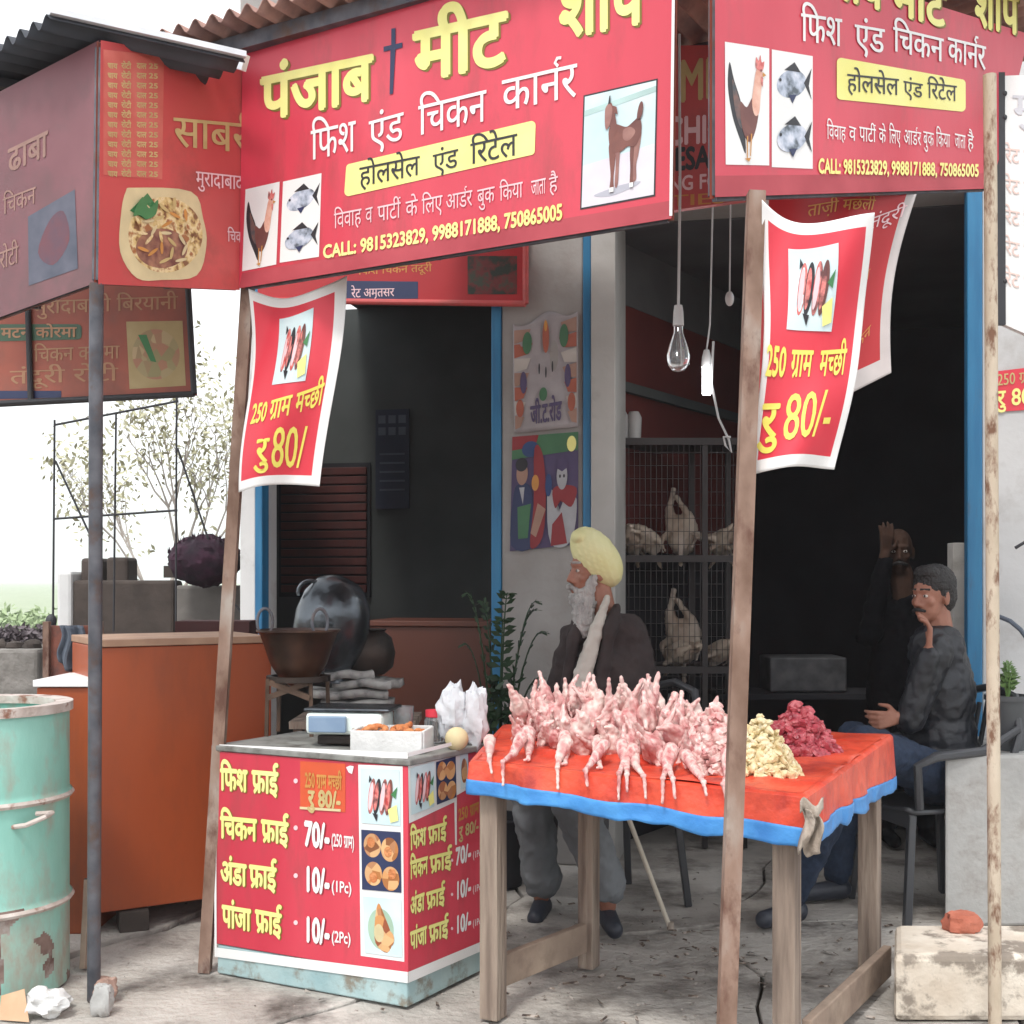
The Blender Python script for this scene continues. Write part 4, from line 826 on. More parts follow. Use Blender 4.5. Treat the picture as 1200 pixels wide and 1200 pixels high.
# stone heap and hedge on the far left
rr = random.Random(12); sh = thing('stone_wall', 'rough grey stone wall at the yard edge behind the green drum', 'wall', (X(20, 6.3), 6.3, 0))
MB().prism([(X(-40, 6.4), 6.36), (X(48, 6.4), 6.36), (X(48, 6.4), 6.55), (X(-40, 6.4), 6.55)], -.03, Z(760, 6.4)).build('wall_body', mat('rough grey wall', [(.16, .15, .135), (.30, .28, .26)], 7, .95, bump=.8, bscale=20), sh, bevel=.02)
for k in range(4): chunkc = P(-20 + k * 19, 758, 6.45); MB().ell(chunkc, (.05, .06, .03 + .01 * (k % 2)), nu=12, nv=8, fn=lambda p: 1 + .3 * mnoise.noise(p * 2 + Vector((k, 0, 0)))).build('coping_stone', m_mudwall, sh, smooth=True)
def leafball(mb, c, r, n, s, rr, flat=1):
    for _ in range(n):
        d = Vector((rr.gauss(0, 1), rr.gauss(0, 1), rr.gauss(0, 1))).normalized() * rr.random() ** .5
        p = c + Vector((d.x * r[0], d.y * r[1], d.z * r[2])); a = Vector((rr.uniform(-1, 1), rr.uniform(-1, 1), rr.uniform(-1, 1))).normalized(); b_ = a.orthogonal().normalized()
        l = s * rr.uniform(.6, 1.4); mb.add([p - a * l, p + b_ * l * .4, p + a * l, p - b_ * l * .4], [(0, 1, 2, 3)])
b = MB(); 
for k in range(7): leafball(b, P(lerp(-8, 58, k / 6), 748 - 6 * (k % 2), 6.6), (.07, .1, .05), 130, .02, rr)
tag(b.build('hedge', mat('dark hedge leaf', [(.10, .08, .09), (.20, .17, .18)], 9, .8), fixn=False, loc=P(20, 770, 6.6)), 'low dark scrub growing on the stone wall', 'hedge')
b = MB()
for k in range(10): leafball(b, P(lerp(-12, 60, k / 9), 742, 34), (1.2, 1, .6 + .3 * rr.random()), 160, .12, rr)
tag(b.build('field_shrubs', mat('pale field leaf', [(.22, .30, .14), (.34, .42, .24)], 5, .8), fixn=False, loc=P(20, 745, 34)), 'pale green shrubs at the far field edge beyond the stone wall', 'shrubs', kind='stuff')
# tree beyond the yard
tr = thing('tree', 'sparse olive leaved tree behind the rod frame', 'tree', (X(200, 11.5), 11.5, 0)); rr = random.Random(21)
tw = MB(); lf = MB()
def branch(p, d, l, r, k):
    q_ = p + d * l; tw.tube([p, p.lerp(q_, .5) + Vector((rr.uniform(-.03, .03), 0, 0)), q_], [r, r * .8, r * .6], 6)
    if k == 0 or l < .25:
        leafball(lf, q_, (.22, .2, .36), 13, .034, rr); return
    if k < 5: leafball(lf, q_, (.22, .2, .38), 8, .034, rr)
    for _ in range(3 if k > 2 else 2):
        nd = (d + Vector((rr.uniform(-.55, .55), rr.uniform(-.5, .5), rr.uniform(-.1, .45)))).normalized(); branch(q_, nd, l * rr.uniform(.62, .88), r * .62, k - 1)
b0 = Vector((X(190, 11.5), 11.5, -.03)); tw.tube([b0, b0 + Vector((.02, 0, 1.0))], [.05, .04], 8)
branch(b0 + Vector((.02, 0, 1.0)), Vector((.22, 0, .95)), .62, .03, 5); branch(b0 + Vector((.0, 0, .8)), Vector((-.3, 0, .95)), .6, .022, 4); branch(b0 + Vector((.0, 0, .9)), Vector((.45, .1, .9)), .75, .022, 5)
tw.build('trunk', m_bark, tr, smooth=True); lf.build('crown', m_olive, tr, fixn=False)['kind'] = 'stuff'

# ================================================================== GREEN DRUM
dc = Vector((X(-24, 4.15), 4.15, 0)); rd = .285; zt = Z(829, 4.15) - .0
dr = thing('oven_drum', 'mint green metal drum oven with rusty rim and bare patch near its foot', 'drum', dc)
zh = [Z(944, 3.95), Z(1072, 3.95)]
prof = [(0, .02), (rd, .0)]
n = 130
for k in range(n + 1):
    z = .0 + (zt) * k / n; r = rd
    for h in zh: r += .012 * math.exp(-((z - h) / .012) ** 2)
    prof.append((r, z))
prof += [(rd - .03, zt), (rd - .035, zt - .15), (0, zt - .16)]
# rust breaks through near the foot: second material on a ragged patch
b = MB(); b.lathe(prof, dc, 200)
for i, f in enumerate(b.f):
    c = sum((b.v[k] for k in f), Vector()) / 4; a = math.degrees(math.atan2(c.y - dc.y, c.x - dc.x)); nz = mnoise.noise(c * 7) * 30
    fine = mnoise.noise(c * 30) * .03
    if (c.z < .24 + mnoise.noise(c * 9) * .06 + fine) and -84 + nz < a < -56 + nz * .6 and c.z > .03: b.m[i] = 1
    elif c.z < .30 and mnoise.noise(c * 7 + Vector((3, 0, 0))) + fine * 6 > .44: b.m[i] = 1
b.build('drum_shell', [m_drum, m_drumr], dr, smooth=True, fixn=False)
MB().lathe([(rd - .045, zt - .01), (rd - .045, zt + .016), (rd + .012, zt + .018), (rd + .012, zt - .012)], dc, 64).build('rim', m_rim, dr, smooth=True)
for h in zh: MB().lathe([(rd + .009, h - .010), (rd + .016, h), (rd + .009, h + .010)], dc, 64).build('hoop', m_rim, dr, smooth=True)
a0 = R(-38); hc = dc + Vector((math.cos(a0) * rd, math.sin(a0) * rd, Z(962, 3.97)))
MB().tube([hc + Vector((-.03, -.03, -.015)), hc + Vector((.02, -.05, -.005)), hc + Vector((.075, -.03, .018)), hc + Vector((.085, 0, .025)), hc + Vector((.03, .01, .02))], .008, 8).build('handle', m_rim, dr, smooth=True)
a0 = R(-72); oc_ = dc + Vector((math.cos(a0) * (rd + .004), math.sin(a0) * (rd + .004), .075))
MB().ell(oc_, (.045, .010, .045), Matrix.Rotation(a0 + R(90), 3, 'Z'), nu=28, nv=14, fn=lambda p: 1 + .3 * mnoise.noise(p * 3)).build('air_hole', m_vdark, dr, smooth=True)
# debris by the drum and pole
def chunk(name, label, cat, c, r, m, seed, rz=0):
    b = MB(); b.ell(c + Vector((0, 0, r[2] * .8)), r, Matrix.Rotation(rz, 3, 'Z'), nu=18, nv=12, fn=lambda p: (1 + .3 * mnoise.noise(p * 1.6 + Vector((seed, 0, 0))) + .12 * mnoise.noise(p * 5 + Vector((seed, 1, 0)))) / max(abs(p.x), abs(p.y), abs(p.z)) ** .55)
    return tag(b.build(name, m, smooth=True, sharp=30, loc=c), label, cat)
chunk('rubble_stone', 'pinkish brick lump lying against the grey pole foot', 'stone', Vector((X(126, 4.0), 3.98, 0)), (.035, .035, .042), mat('pink rubble', [(.30, .18, .14), (.50, .36, .30)], 9, .95, bump=.4), 2)
chunk('rubble_stone', 'grey stone standing at the foot of the grey pole', 'stone', Vector((X(120, 3.86), 3.86, 0)), (.03, .03, .05), m_concb, 5)
b = MB(); b.beam((X(93, 4.25), 4.3, 0), (X(89, 4.25), 4.38, .29), .055, .02); tag(b.build('plank_offcut', m_woodl, bevel=.003, loc=(X(93, 4.25), 4.3, 0)), 'short pale plank leaning between the drum and the grey pole', 'plank')
b = MB(); b.beam((X(88, 4.25), 4.36, 0), (X(82, 4.25), 4.44, .28), .05, .02); tag(b.build('plank_offcut', m_mudwall, bevel=.003, loc=(X(86, 4.25), 4.36, 0)), 'dark plank leaning behind the pale plank by the drum', 'plank')
b = MB(); b.hexa([Vector((X(-5, 3.78), 3.80, .0)), Vector((X(34, 3.78), 3.78, 0)), Vector((X(34, 3.78), 3.782, 0)), Vector((X(-5, 3.78), 3.805, 0))], [Vector((X(-5, 3.8), 3.84, .06)), Vector((X(24, 3.8), 3.83, .085)), Vector((X(24, 3.8), 3.833, .085)), Vector((X(-5, 3.8), 3.845, .06))]); tag(b.build('cardboard_piece', mat('brown cardboard', [(.48, .30, .18), (.58, .40, .26)], 8, .9), loc=(X(15, 3.8), 3.8, 0)), 'torn brown cardboard leaning on the drum foot', 'cardboard')
bag('crumpled white plastic bag on the ground by the drum', Vector((X(52, 3.82), 3.84, 0)), .13, .09, 6, m_foam)
bag('flattened white plastic scrap beside the drum bag', Vector((X(70, 3.95), 3.92, 0)), .09, .05, 11, m_foam)

# ---- inner counter of the first bay
p0, p1 = fx(428, .15), fx(575, .15)
ic = thing('inner_counter', 'shade-darkened orange counter standing in the shaded bay behind the price counter', 'counter', (p0 + p1) / 2)
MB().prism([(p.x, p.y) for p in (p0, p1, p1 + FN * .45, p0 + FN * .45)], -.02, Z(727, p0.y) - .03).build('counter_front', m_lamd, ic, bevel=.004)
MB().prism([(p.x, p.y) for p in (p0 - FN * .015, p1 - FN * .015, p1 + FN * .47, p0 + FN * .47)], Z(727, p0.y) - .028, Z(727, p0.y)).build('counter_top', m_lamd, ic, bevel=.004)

# ================================================================== MEAT TABLE
TZ = .785
tFL, tFR, tBR, tBL = Vector((-.12, 3.8, TZ)), Vector((.755, 3.2, TZ)), Vector((1.36, 4.45, TZ)), Vector((-.03, 4.75, TZ))
tq = [tFL, tFR, tBR, tBL]; tc_ = sum(tq, Vector()) / 4
tbl = thing('meat_table', 'rough wooden table on square legs under the red tarpaulin', 'table', Vector((tc_.x, tc_.y, 0)))
def inset(p, k): return tc_.lerp(p, k)
MB().prism([(inset(p, .97).x, inset(p, .97).y) for p in tq], TZ - .045, TZ - .018).build('tabletop', m_wood, tbl)
def legm(x, y, w_, d_, zt_, rz=-.5): return MB().box((x, y, zt_ / 2), (w_, d_, zt_), rz)
for (px, D, w_) in ((578, 3.82, .062), (922, 3.32, .062), (1019, 4.28, .066), (690, 4.32, .058)):
    legm(X(px, D), D, w_, w_ * 1.05, TZ - .047).build('leg', m_wood, tbl, bevel=.004)
for a_, b_, h_ in (((X(1040, 4.12), 4.12), (X(945, 3.42), 3.42), .085), ((X(588, 3.9), 3.9), (X(684, 4.26), 4.26), .12)):
    MB().beam((*a_, h_), (*b_, h_), .028, .10).build('side_rail', m_woodl, tbl, bevel=.004)
MB().beam((X(600, 3.86), 3.88, TZ - .09), (X(905, 3.38), 3.36, TZ - .09), .028, .07).build('apron', m_wood, tbl, bevel=.003)
# tarpaulin: top, hanging sides, blue hem
tarp = thing('tarpaulin', 'wrinkled red orange tarpaulin with blue hem draped over the meat table', 'tarpaulin', Vector((tc_.x, tc_.y, TZ)))
def edgept(t):      # around the outline 0..4
    i = int(t) % 4; f = t - int(t); return tq[i].lerp(tq[(i + 1) % 4], f)
drop = [.055, .085, .15, .05]      # FL, FR, BR, BL
def dropat(t): i = int(t) % 4; f = t - int(t); return lerp(drop[i], drop[(i + 1) % 4], f)
MB().grid(lambda u, v: (lambda p: p + Vector((0, 0, .008 + .014 * abs(mnoise.noise(p * 4)) + .018 * (1 - abs(mnoise.noise(p * 7 + Vector((3, 0, 0))) * 4) if abs(mnoise.noise(p * 7 + Vector((3, 0, 0)))) < .25 else 0) * min(1, 8 * min(u, 1 - u, v, 1 - v)))))(tFL.lerp(tFR, u).lerp(tBL.lerp(tBR, u), v)), 60, 60).build('top_sheet', m_tarp, tarp, smooth=True, fixn=False, solid=.002)
def skirt(z0f, z1f, m, name, push):
    N = 240; b = MB()
    def fn(u, v):
        t = u * 4 % 4; p = edgept(t); d = dropat(t); k = lerp(z0f, z1f, v); out = (p - tc_); out.z = 0; out = out.normalized()
        rip = .008 * math.sin(t * 29 + 2.5 * mnoise.noise(p * 3)) + .006 * (1 - abs(mnoise.noise(p * 12)) * 5 if abs(mnoise.noise(p * 12)) < .2 else 0) + .018 * mnoise.noise(p * 8)
        low = .012 * mnoise.noise(p * 5 + Vector((9, 0, 0)))
        return p + out * (.012 * min(1, (k + .12) * 8) - .014 + .014 * min(1, (k + .12) * 8) + rip * max(0, k)) + Vector((0, 0, -(d) * max(0, k) + low * max(0, k) + .012 - .008 * min(1, (k + .12) * 4)))
    b.grid(fn, N, 14); return b.build(name, m, tarp, smooth=True, fixn=False, solid=.002)
skirt(-.12, 1.0, m_tarp, 'hanging_side', 0); 
def hem():
    b = MB()
    def fn(u, v):
        t = u * 4 % 4; p = edgept(t); d = dropat(t); out = (p - tc_); out.z = 0; out = out.normalized(); low = .012 * mnoise.noise(p * 5 + Vector((9, 0, 0)))
        rip = .008 * math.sin(t * 29 + 2.5 * mnoise.noise(p * 3)) + .006 * (1 - abs(mnoise.noise(p * 12)) * 5 if abs(mnoise.noise(p * 12)) < .2 else 0) + .018 * mnoise.noise(p * 8)
        return p + out * (.0145 + rip + .003 * math.sin(v * math.pi + t * 19) * v) + Vector((0, 0, -d + low + .010 - .048 * v + .012 * mnoise.noise(p * 16) * v))
    b.grid(fn, 260, 6); return b.build('blue_hem', m_tarpb, tarp, smooth=True, fixn=False, solid=.002)
hem()
kn = P(950, 950, 3.2); b = MB(); rr = random.Random(4)
b.grid(lambda u, v: kn + Vector((-.03 + .06 * u * (.5 + .5 * v) + .012 * math.sin(v * 5), -.03 + .016 * math.sin(u * 9 + v * 4), .01 - .115 * v + .03 * mnoise.noise(Vector((u * 3, v, 4))) * v)), 14, 16)
b.grid(lambda u, v: kn + Vector((-.035 + .06 * u, -.036 + .012 * math.sin(u * 7), .03 - .03 * v + .01 * math.sin(u * 8))), 10, 4)
tag(b.build('rag_knot', m_rag2, smooth=True, loc=kn, fixn=False, solid=.003), 'knotted dirty rags tied at the front corner of the tarpaulin', 'rag', kind='stuff')

# ---- dressed chickens
def chicken_mesh(seed, m, hang=0, lying=False):
    rr = random.Random(seed); b = MB()
    q_ = lambda: rr.uniform(-.008, .008)
    b.ell((0, 0, .045), (.036, .031, .052), fn=lambda p: 1 + .14 * mnoise.noise(p * 2 + Vector((seed, 0, 0)))); b.ell((q_(), -.014, .03), (.026, .02, .036))
    for sx in (-1, 1):
        k = Vector((sx * rr.uniform(.016, .034), rr.uniform(-.012, .01), rr.uniform(.085, .115))); e = k + Vector((-sx * rr.uniform(.0, .03), q_() * 2, rr.uniform(.004, .058)))
        b.cap((sx * .022, 0, .065), k, .020, .0125); b.cap(k, e, .0095, .006)
        wv = Vector((sx * rr.uniform(.04, .055), -.012 + q_(), rr.uniform(.02, .05))); b.cap((sx * .028, -.01, .05), wv, .010, .007); b.cap(wv, wv + Vector((-sx * .012, -.016, -.035)), .006, .0035)
    n1 = Vector((q_(), -.03, .005)); n2 = n1 + Vector((q_() * 2, -.018, -.035 - hang)); b.cap((0, -.02, .02), n1, .012, .008); b.cap(n1, n2, .007, .0055)
    return remeshed(b, 'chicken_body', m, .0042, 1, disp=.0035, dscale=.012)
CH = [chicken_mesh(k, m_meat if k % 3 else m_meat2, .0 if k % 2 else .02) for k in range(11)]
CHH = [chicken_mesh(20 + k, m_meat, .075 + .02 * k) for k in range(2)]
rr = random.Random(17)
lab_row = 'plucked raw chicken with folded legs in the crowded heap on the red tarpaulin'
def put_chicken(x, y, z, s_, rx, ry, rz_, me, lab=lab_row, grp='raw chickens heaped on the table'):
    o = place(me, 'raw_chicken', loc=(x, y, z)); o.rotation_euler = (rx, ry, rz_); o.scale = (s_,) * 3; tag(o, lab, 'chicken', grp); return o
for row in range(4):
    for k in range(17):
        t = (k + rr.uniform(-.5, .5)) / 16; px = lerp(612, 852, t); back = row * .085
        D = lerp(4.12, 3.62, t) + back * 1.0 - .0
        hump = math.sin(math.pi * min(1, max(0, (t * .95 + .12)))) ** .6
        z = TZ + .012 + (0, .055, .10, .06)[row] * hump + rr.uniform(-.008, .008)
        if row == 3 and (k < 2 or k > 13): continue
        x = X(px + rr.uniform(-6, 6), D)
        me = rr.choice(CH) if row else rr.choice(CH + CHH)
        put_chicken(x, D, z, rr.uniform(.85, 1.25), rr.uniform(-.2, 1.0) if row < 3 else rr.uniform(-.2, .4), rr.uniform(-.65, .65), rr.uniform(-1.4, 1.4), me, ('plucked raw chicken in the front row of the heap on the tarpaulin', 'plucked raw chicken in the second row of the heap on the tarpaulin', 'plucked raw chicken high in the third row of the heap', 'plucked raw chicken in the rear row of the heap nearest the old man')[row])
# the ones whose necks hang over the front
for i, px in enumerate((600, 619, 641, 671, 682, 702, 714, 735, 749, 757, 781, 790, 811, 820, 840)):
    D = lerp(3.98, 3.52, (px - 602) / 226); x = X(px, D); c = Vector((x, D, TZ + .06)); rr2 = random.Random(i + 50); b = MB()
    te = lerp(.06, .80, (px - 600) / 240); ed = tFL.lerp(tFR, te); nrm_ = Vector((tFR.y - tFL.y, tFL.x - tFR.x, 0)).normalized(); far = rr2.random() < .68; sx_ = rr2.uniform(-.03, .03); tg = (tFR - tFL).normalized()
    k0 = 0 if far else rr2.uniform(.05, .10)
    nv_ = nrm_ + tg * rr2.uniform(.25, .85); c = ed - nv_ * (.16 + k0) + tg * sx_ + Vector((0, 0, rr2.uniform(.045, .075)))
    e1 = ed - nv_ * (.075 + k0) + tg * (sx_ * .4) + Vector((0, 0, .032)); e2 = ed + nv_ * (.018 - k0) + tg * rr2.uniform(-.015, .015) + Vector((0, 0, .020)); e3 = e2 + (nrm_ * .014 + tg * rr2.uniform(.0, .02) + Vector((0, 0, -rr2.uniform(.03, .07))) if far else nrm_ * .02)
    b.cap(c, e1, rr2.uniform(.018, .027), .013); b.cap(e1, e2, .011, .0062); b.cap(e2, e3, .006, .0045); b.ell(e2, (.009, .008, .008))
    o = place(remeshed(b, 'drumstick', m_meat if i % 3 else m_meat2, .0032, 1, loc=c, disp=.002, dscale=.01), 'raw_drumstick', loc=c)
    tag(o, 'raw drumstick sticking out of the heap toward the tarpaulin edge', 'drumstick', 'raw chicken legs at the front of the heap')
def heap(name, label, c, rx, ry, h, n, m, s_, seed, cat):
    rr = random.Random(seed); b = MB(); c = Vector(c)
    b.ell(c + Vector((0, 0, h * .22)), (rx * .72, ry * .72, h * .5), nu=20, nv=12)
    for _ in range(n):
        r = rr.random() ** .5; a = rr.random() * 6.283; z = h * (1 - r ** 1.3) * rr.uniform(.72, 1.05)
        k = rr.uniform(.6, 1.3) * s_
        b.ell(c + Vector((rx * r * math.cos(a), ry * r * math.sin(a), z + k * .4)), (k, k * rr.uniform(.4, .75), k * rr.uniform(.35, .7)), Matrix.Rotation(rr.random() * 6, 3, 'Z') @ Matrix.Rotation(rr.uniform(-1, 1), 3, 'X') @ Matrix.Rotation(rr.uniform(-1, 1), 3, 'Y'), nu=7, nv=5, fn=lambda p: 1 + .35 * mnoise.noise(p * 1.7 + Vector((r * 40, 0, 0))))
    return tag(b.build(name, m, smooth=True, loc=c, fixn=False), label, cat, kind='stuff')
heap('yellow_offal_heap', 'mound of pale yellow chicken scraps beside the raw chickens', P(890, 912, 3.56).xy.to_3d() + Vector((0, 0, TZ + .005)), .115, .14, .16, 620, m_yfat, .0155, 3, 'offal')
heap('red_meat_heap', 'mound of dark red liver pieces at the back of the tarpaulin', P(936, 889, 3.98).xy.to_3d() + Vector((0, 0, TZ + .005)), .125, .13, .15, 480, m_liver, .022, 4, 'meat')
heap('pink_meat_heap', 'mound of small pink chicken cuts between the whole chickens and yellow scraps', P(838, 900, 3.66).xy.to_3d() + Vector((0, 0, TZ + .005)), .085, .16, .18, 380, m_meat, .022, 6, 'meat')

# ================================================================== PEOPLE
def hand(b, w_, d, side, curl=.5, s_=1.0, up=Vector((0, 0, 1)), n=5):
    """palm + four fingers + thumb; w_ wrist, d direction of the hand, side = direction across the palm toward the thumb"""
    d = d.normalized(); side = (side - d * side.dot(d)).normalized(); nrm = d.cross(side)
    L = .095 * s_
    for k in (-1, -.33, .33, 1): b.cap(w_ + side * k * .012 * s_, w_ + d * L + side * k * .030 * s_, .014 * s_, .0115 * s_)
    for i, (k, ln) in enumerate(((1, .068), (.36, .078), (-.3, .072), (-.95, .055))):
        a = w_ + d * L + side * k * .032 * s_; c1 = curl * (.8 + .12 * i); d1 = (d * math.cos(c1) + nrm * math.sin(c1) + side * k * .10).normalized(); m1 = a + d1 * ln * .5 * s_
        d2 = (d * math.cos(c1 * 2) + nrm * math.sin(c1 * 2) + side * k * .06).normalized(); m2 = m1 + d2 * ln * .5 * s_
        b.cap(a, m1, .0098 * s_, .0088 * s_); b.cap(m1, m2, .0086 * s_, .0072 * s_)
    t0 = w_ + d * .02 * s_ + side * .022 * s_; t1 = t0 + (d * .6 + side * .75).normalized() * .042 * s_; t2 = t1 + (d * .9 + side * .25 + nrm * curl * .5).normalized() * .036 * s_
    b.cap(t0, t1, .0125 * s_, .0105 * s_); b.cap(t1, t2, .0102 * s_, .008 * s_)
def headmb(b, c, f, s_=1.0, zs=1.18, nose=1.0):
    """head at c looking along f (horizontal); zs stretches it vertically"""
    f = Vector((f.x, f.y, 0)).normalized(); sd_ = Vector((-f.y, f.x, 0)); up = Vector((0, 0, 1)); rot = Matrix((sd_, f, up)).transposed()
    def q_(x, y, z): return c + (sd_ * x + f * y + up * z * zs) * s_
    E = lambda p, r: b.ell(q_(*p), (r[0] * s_, r[1] * s_, r[2] * s_ * zs), rot)
    E((0, -.012, .03), (.074, .092, .088)); E((0, .022, -.025), (.058, .062, .075)); E((0, .045, -.078), (.030, .030, .026)); E((0, .058, .028), (.050, .030, .014))
    for sx in (-1, 1):
        E((sx * .038, .050, -.018), (.022, .022, .020)); E((sx * .076, -.012, -.002), (.010, .020, .032)); E((sx * .030, .066, .008), (.014, .010, .009))
    b.cap(q_(0, .076, .015), q_(0, .098 * nose, -.026), .009 * s_, .0125 * s_); E((-.012, .082, -.032), (.009, .011, .008)); E((.012, .082, -.032), (.009, .011, .008))
    E((0, .078, -.056), (.024, .012, .006)); E((0, .076, -.068), (.020, .012, .007))
    return q_, rot
def eyes(parent, q_, rot, s_=1.0):
    mw = mat('eye white', (.55, .5, .46), 5, .3); mb_ = mat('eye dark', (.02, .012, .01), 5, .2)
    b = MB()
    for sx in (-1, 1): b.ell(q_(sx * .030, .071, .006), (.0115 * s_, .008 * s_, .007 * s_), rot, 0); b.ell(q_(sx * .030, .0765, .006), (.0055 * s_, .004 * s_, .006 * s_), rot, 1)
    b.build('eyes', [mw, mb_], parent, smooth=True); b = MB()
    return b
# --- old man with the yellow turban, sitting behind the table, looking to the side
D0 = 5.15
def Q(px, py, dy=0): return P(px, py, D0) + Vector((0, dy, 0))
om = thing('person', 'bearded old man in yellow turban and dark jacket seated behind the meat table', 'man', Vector((X(690, D0), D0, 0)))
body = MB(); hc = Q(692, 671); hf = Vector((-1, -.36, 0))
q_, rot = headmb(body, hc, hf, .98, 1.22)
body.cap(Q(700, 690), Q(708, 730), .058, .062)
body.cap(Q(708, 775), Q(712, 880), .085, .09); body.cap(Q(712, 880), Q(712, 925), .10, .11)
kneeA, kneeB = Q(622, 915, -.16), Q(668, 925, -.36)
body.cap(Q(700, 920, -.03), kneeA, .08, .06); body.cap(Q(722, 920, -.1), kneeB, .08, .06)
ankA, ankB = Q(634, 1042, -.1), Vector((X(712, 4.80), 4.80, .09))
body.cap(kneeA, ankA, .058, .036); body.cap(kneeB, ankB, .058, .036)
body.cap(Q(712, 745), Q(738, 748), .05, .045); body.cap(Q(738, 748), Q(758, 830, -.03), .042, .038); body.cap(Q(758, 830, -.03), Q(712, 885, -.22), .036, .028); hand(body, Q(712, 885, -.22), Vector((-1, -.35, .05)), Vector((0, 0, 1)), .6)
body.cap(Q(684, 748, .06), Q(656, 830, .06), .036, .034); body.cap(Q(652, 830, .05), Q(660, 880, -.2), .036, .028); hand(body, Q(660, 880, -.2), Vector((.3, -1, 0)), Vector((0, 0, 1)), .9)
place(remeshed(body, 'body', m_skin, .0062, 2, loc=om.location), 'body', om)
e = eyes(om, q_, rot, .98)
b = MB(); b.ell(Q(672, 690), (.01, .01, .01))
# beard and moustache
b = MB()
for (px, py, r, dy) in ((684, 708, .050, -.05), (683, 718, .050, -.06), (683, 729, .045, -.075), (685, 737, .034, -.08)): b.ell(Q(px, py, dy), (r, r * .85, r * 1.1))
for sx in (-1, 1): b.cap(q_(sx * .066, .015, -.02), q_(sx * .048, .035, -.07), .018, .03); b.cap(q_(sx * .048, .035, -.07), q_(0, .065, -.095), .03, .035)
for sx in (-1, 1): b.cap(q_(sx * .006, .094, -.048), q_(sx * .042, .068, -.066), .013, .011)
bd_ = place(remeshed(b, 'beard', m_beard, .005, 2, loc=om.location, disp=.008, dscale=.018), 'beard', om)
b = MB()
for sx in (-1, 1): b.cap(q_(sx * .014, .086, .034), q_(sx * .046, .068, .034), .0055, .005)
b.build('eyebrows', m_beard, om, smooth=True)
# turban: stacked wraps running from the high front peak to the low back
tb_ = MB(); c0 = Q(699, 653); ax = (Q(723, 688) - Q(675, 622)).normalized()
ay = Vector((0, -1, 0)); axx = ay.cross(ax).normalized(); ar = Matrix((axx, ax.cross(axx), ax)).transposed()
tb_.ell(c0, (.086, .096, .143), ar, nu=64, nv=48, fn=lambda p: 1 + .045 * (((2.6 * p.x + 1.5 * p.z + .6 * p.y) % .8) / .8) * max(0, 1 - p.z * p.z) ** .5)
tb_.ell(Q(678, 630, -.02), (.034, .068, .034), ar, nu=24, nv=16)
place(remeshed(tb_, 'turban', m_turban, .0035, 2, loc=om.location), 'turban', om)
# clothes
b = MB()
b.ell(Q(712, 815), (.19, .15, .31)); b.ell(Q(712, 790), (.165, .145, .2)); b.cap(Q(688, 742, -.01), Q(735, 742, -.01), .088, .085); b.ell(Q(714, 745), (.15, .105, .10)); b.ell(Q(716, 880), (.19, .16, .18))
b.cap(Q(721, 712, -.06), Q(712, 738, -.125), .020, .030); b.cap(Q(712, 735, -.125), Q(700, 800, -.165), .030, .026); b.cap(Q(673, 735, -.09), Q(662, 800, -.12), .026, .024); b.cap(Q(740, 745), Q(762, 832, -.03), .072, .062); b.cap(Q(762, 832, -.03), Q(722, 882, -.2), .058, .045)
b.cap(Q(672, 748, .06), Q(650, 832, .05), .060, .056); b.cap(Q(650, 832, .05), Q(658, 875, -.17), .05, .042)
place(remeshed(b, 'waistcoat', m_jacket, .009, 3, loc=om.location, disp=.012, dscale=.07), 'jacket', om)
b = MB(); b.cap(Q(710, 700, -.085), Q(697, 735, -.115), .014, .028); b.cap(Q(697, 735, -.115), Q(682, 785, -.145), .030, .040); b.cap(Q(682, 785, -.145), Q(672, 840, -.16), .042, .052)
place(remeshed(b, 'kurta', m_kurta, .007, 3, loc=om.location, disp=.006, dscale=.03), 'kurta', om)
b = MB(); b.cap(Q(700, 915, -.03), kneeA, .115, .092); b.cap(kneeA, ankA + Vector((0, 0, .06)), .088, .078); b.cap(Q(722, 915, -.1), kneeB, .115, .092); b.cap(kneeB, ankB + Vector((0, 0, .08)), .09, .075)
place(remeshed(b, 'trousers', m_trous, .009, 2, loc=om.location, disp=.014, dscale=.06), 'trousers', om)
def shoe(mb, a, d, s_=1): d = Vector(d).normalized(); mb.cap(a + Vector((0, 0, -.045)) * s_ - d * .02, a + d * .15 * s_ + Vector((0, 0, -.055)) * s_, .042 * s_, .034 * s_)
for a_, d_ in ((ankA, (-.2, -1, 0)), (ankB, (.1, -1, 0))): b = MB(); shoe(b, a_, d_); place(remeshed(b, 'shoe', m_shoe, .008, 2, loc=om.location), 'shoe', om)
cn = thing('walking_cane', 'pale walking cane slanting down under the table from the old man', 'cane', Vector((X(786, 4.78), 4.78, 0)))
MB().tube([P(700, 862, 4.86), Vector((X(786, 4.78), 4.78, .0))], [.010, .0095], 10).build('shaft', m_cane, cn, smooth=True); MB().lathe([(0, 0), (.015, 0), (.012, .03), (0, .03)], (X(786, 4.78), 4.78, 0), 12).build('rubber_tip', m_rag2, cn, smooth=True)
MB().tube([P(700, 862, 4.86), P(694, 853, 4.86), P(684, 853, 4.86), P(680, 862, 4.86)], .011, 10).build('handle', m_cane, cn, smooth=True)
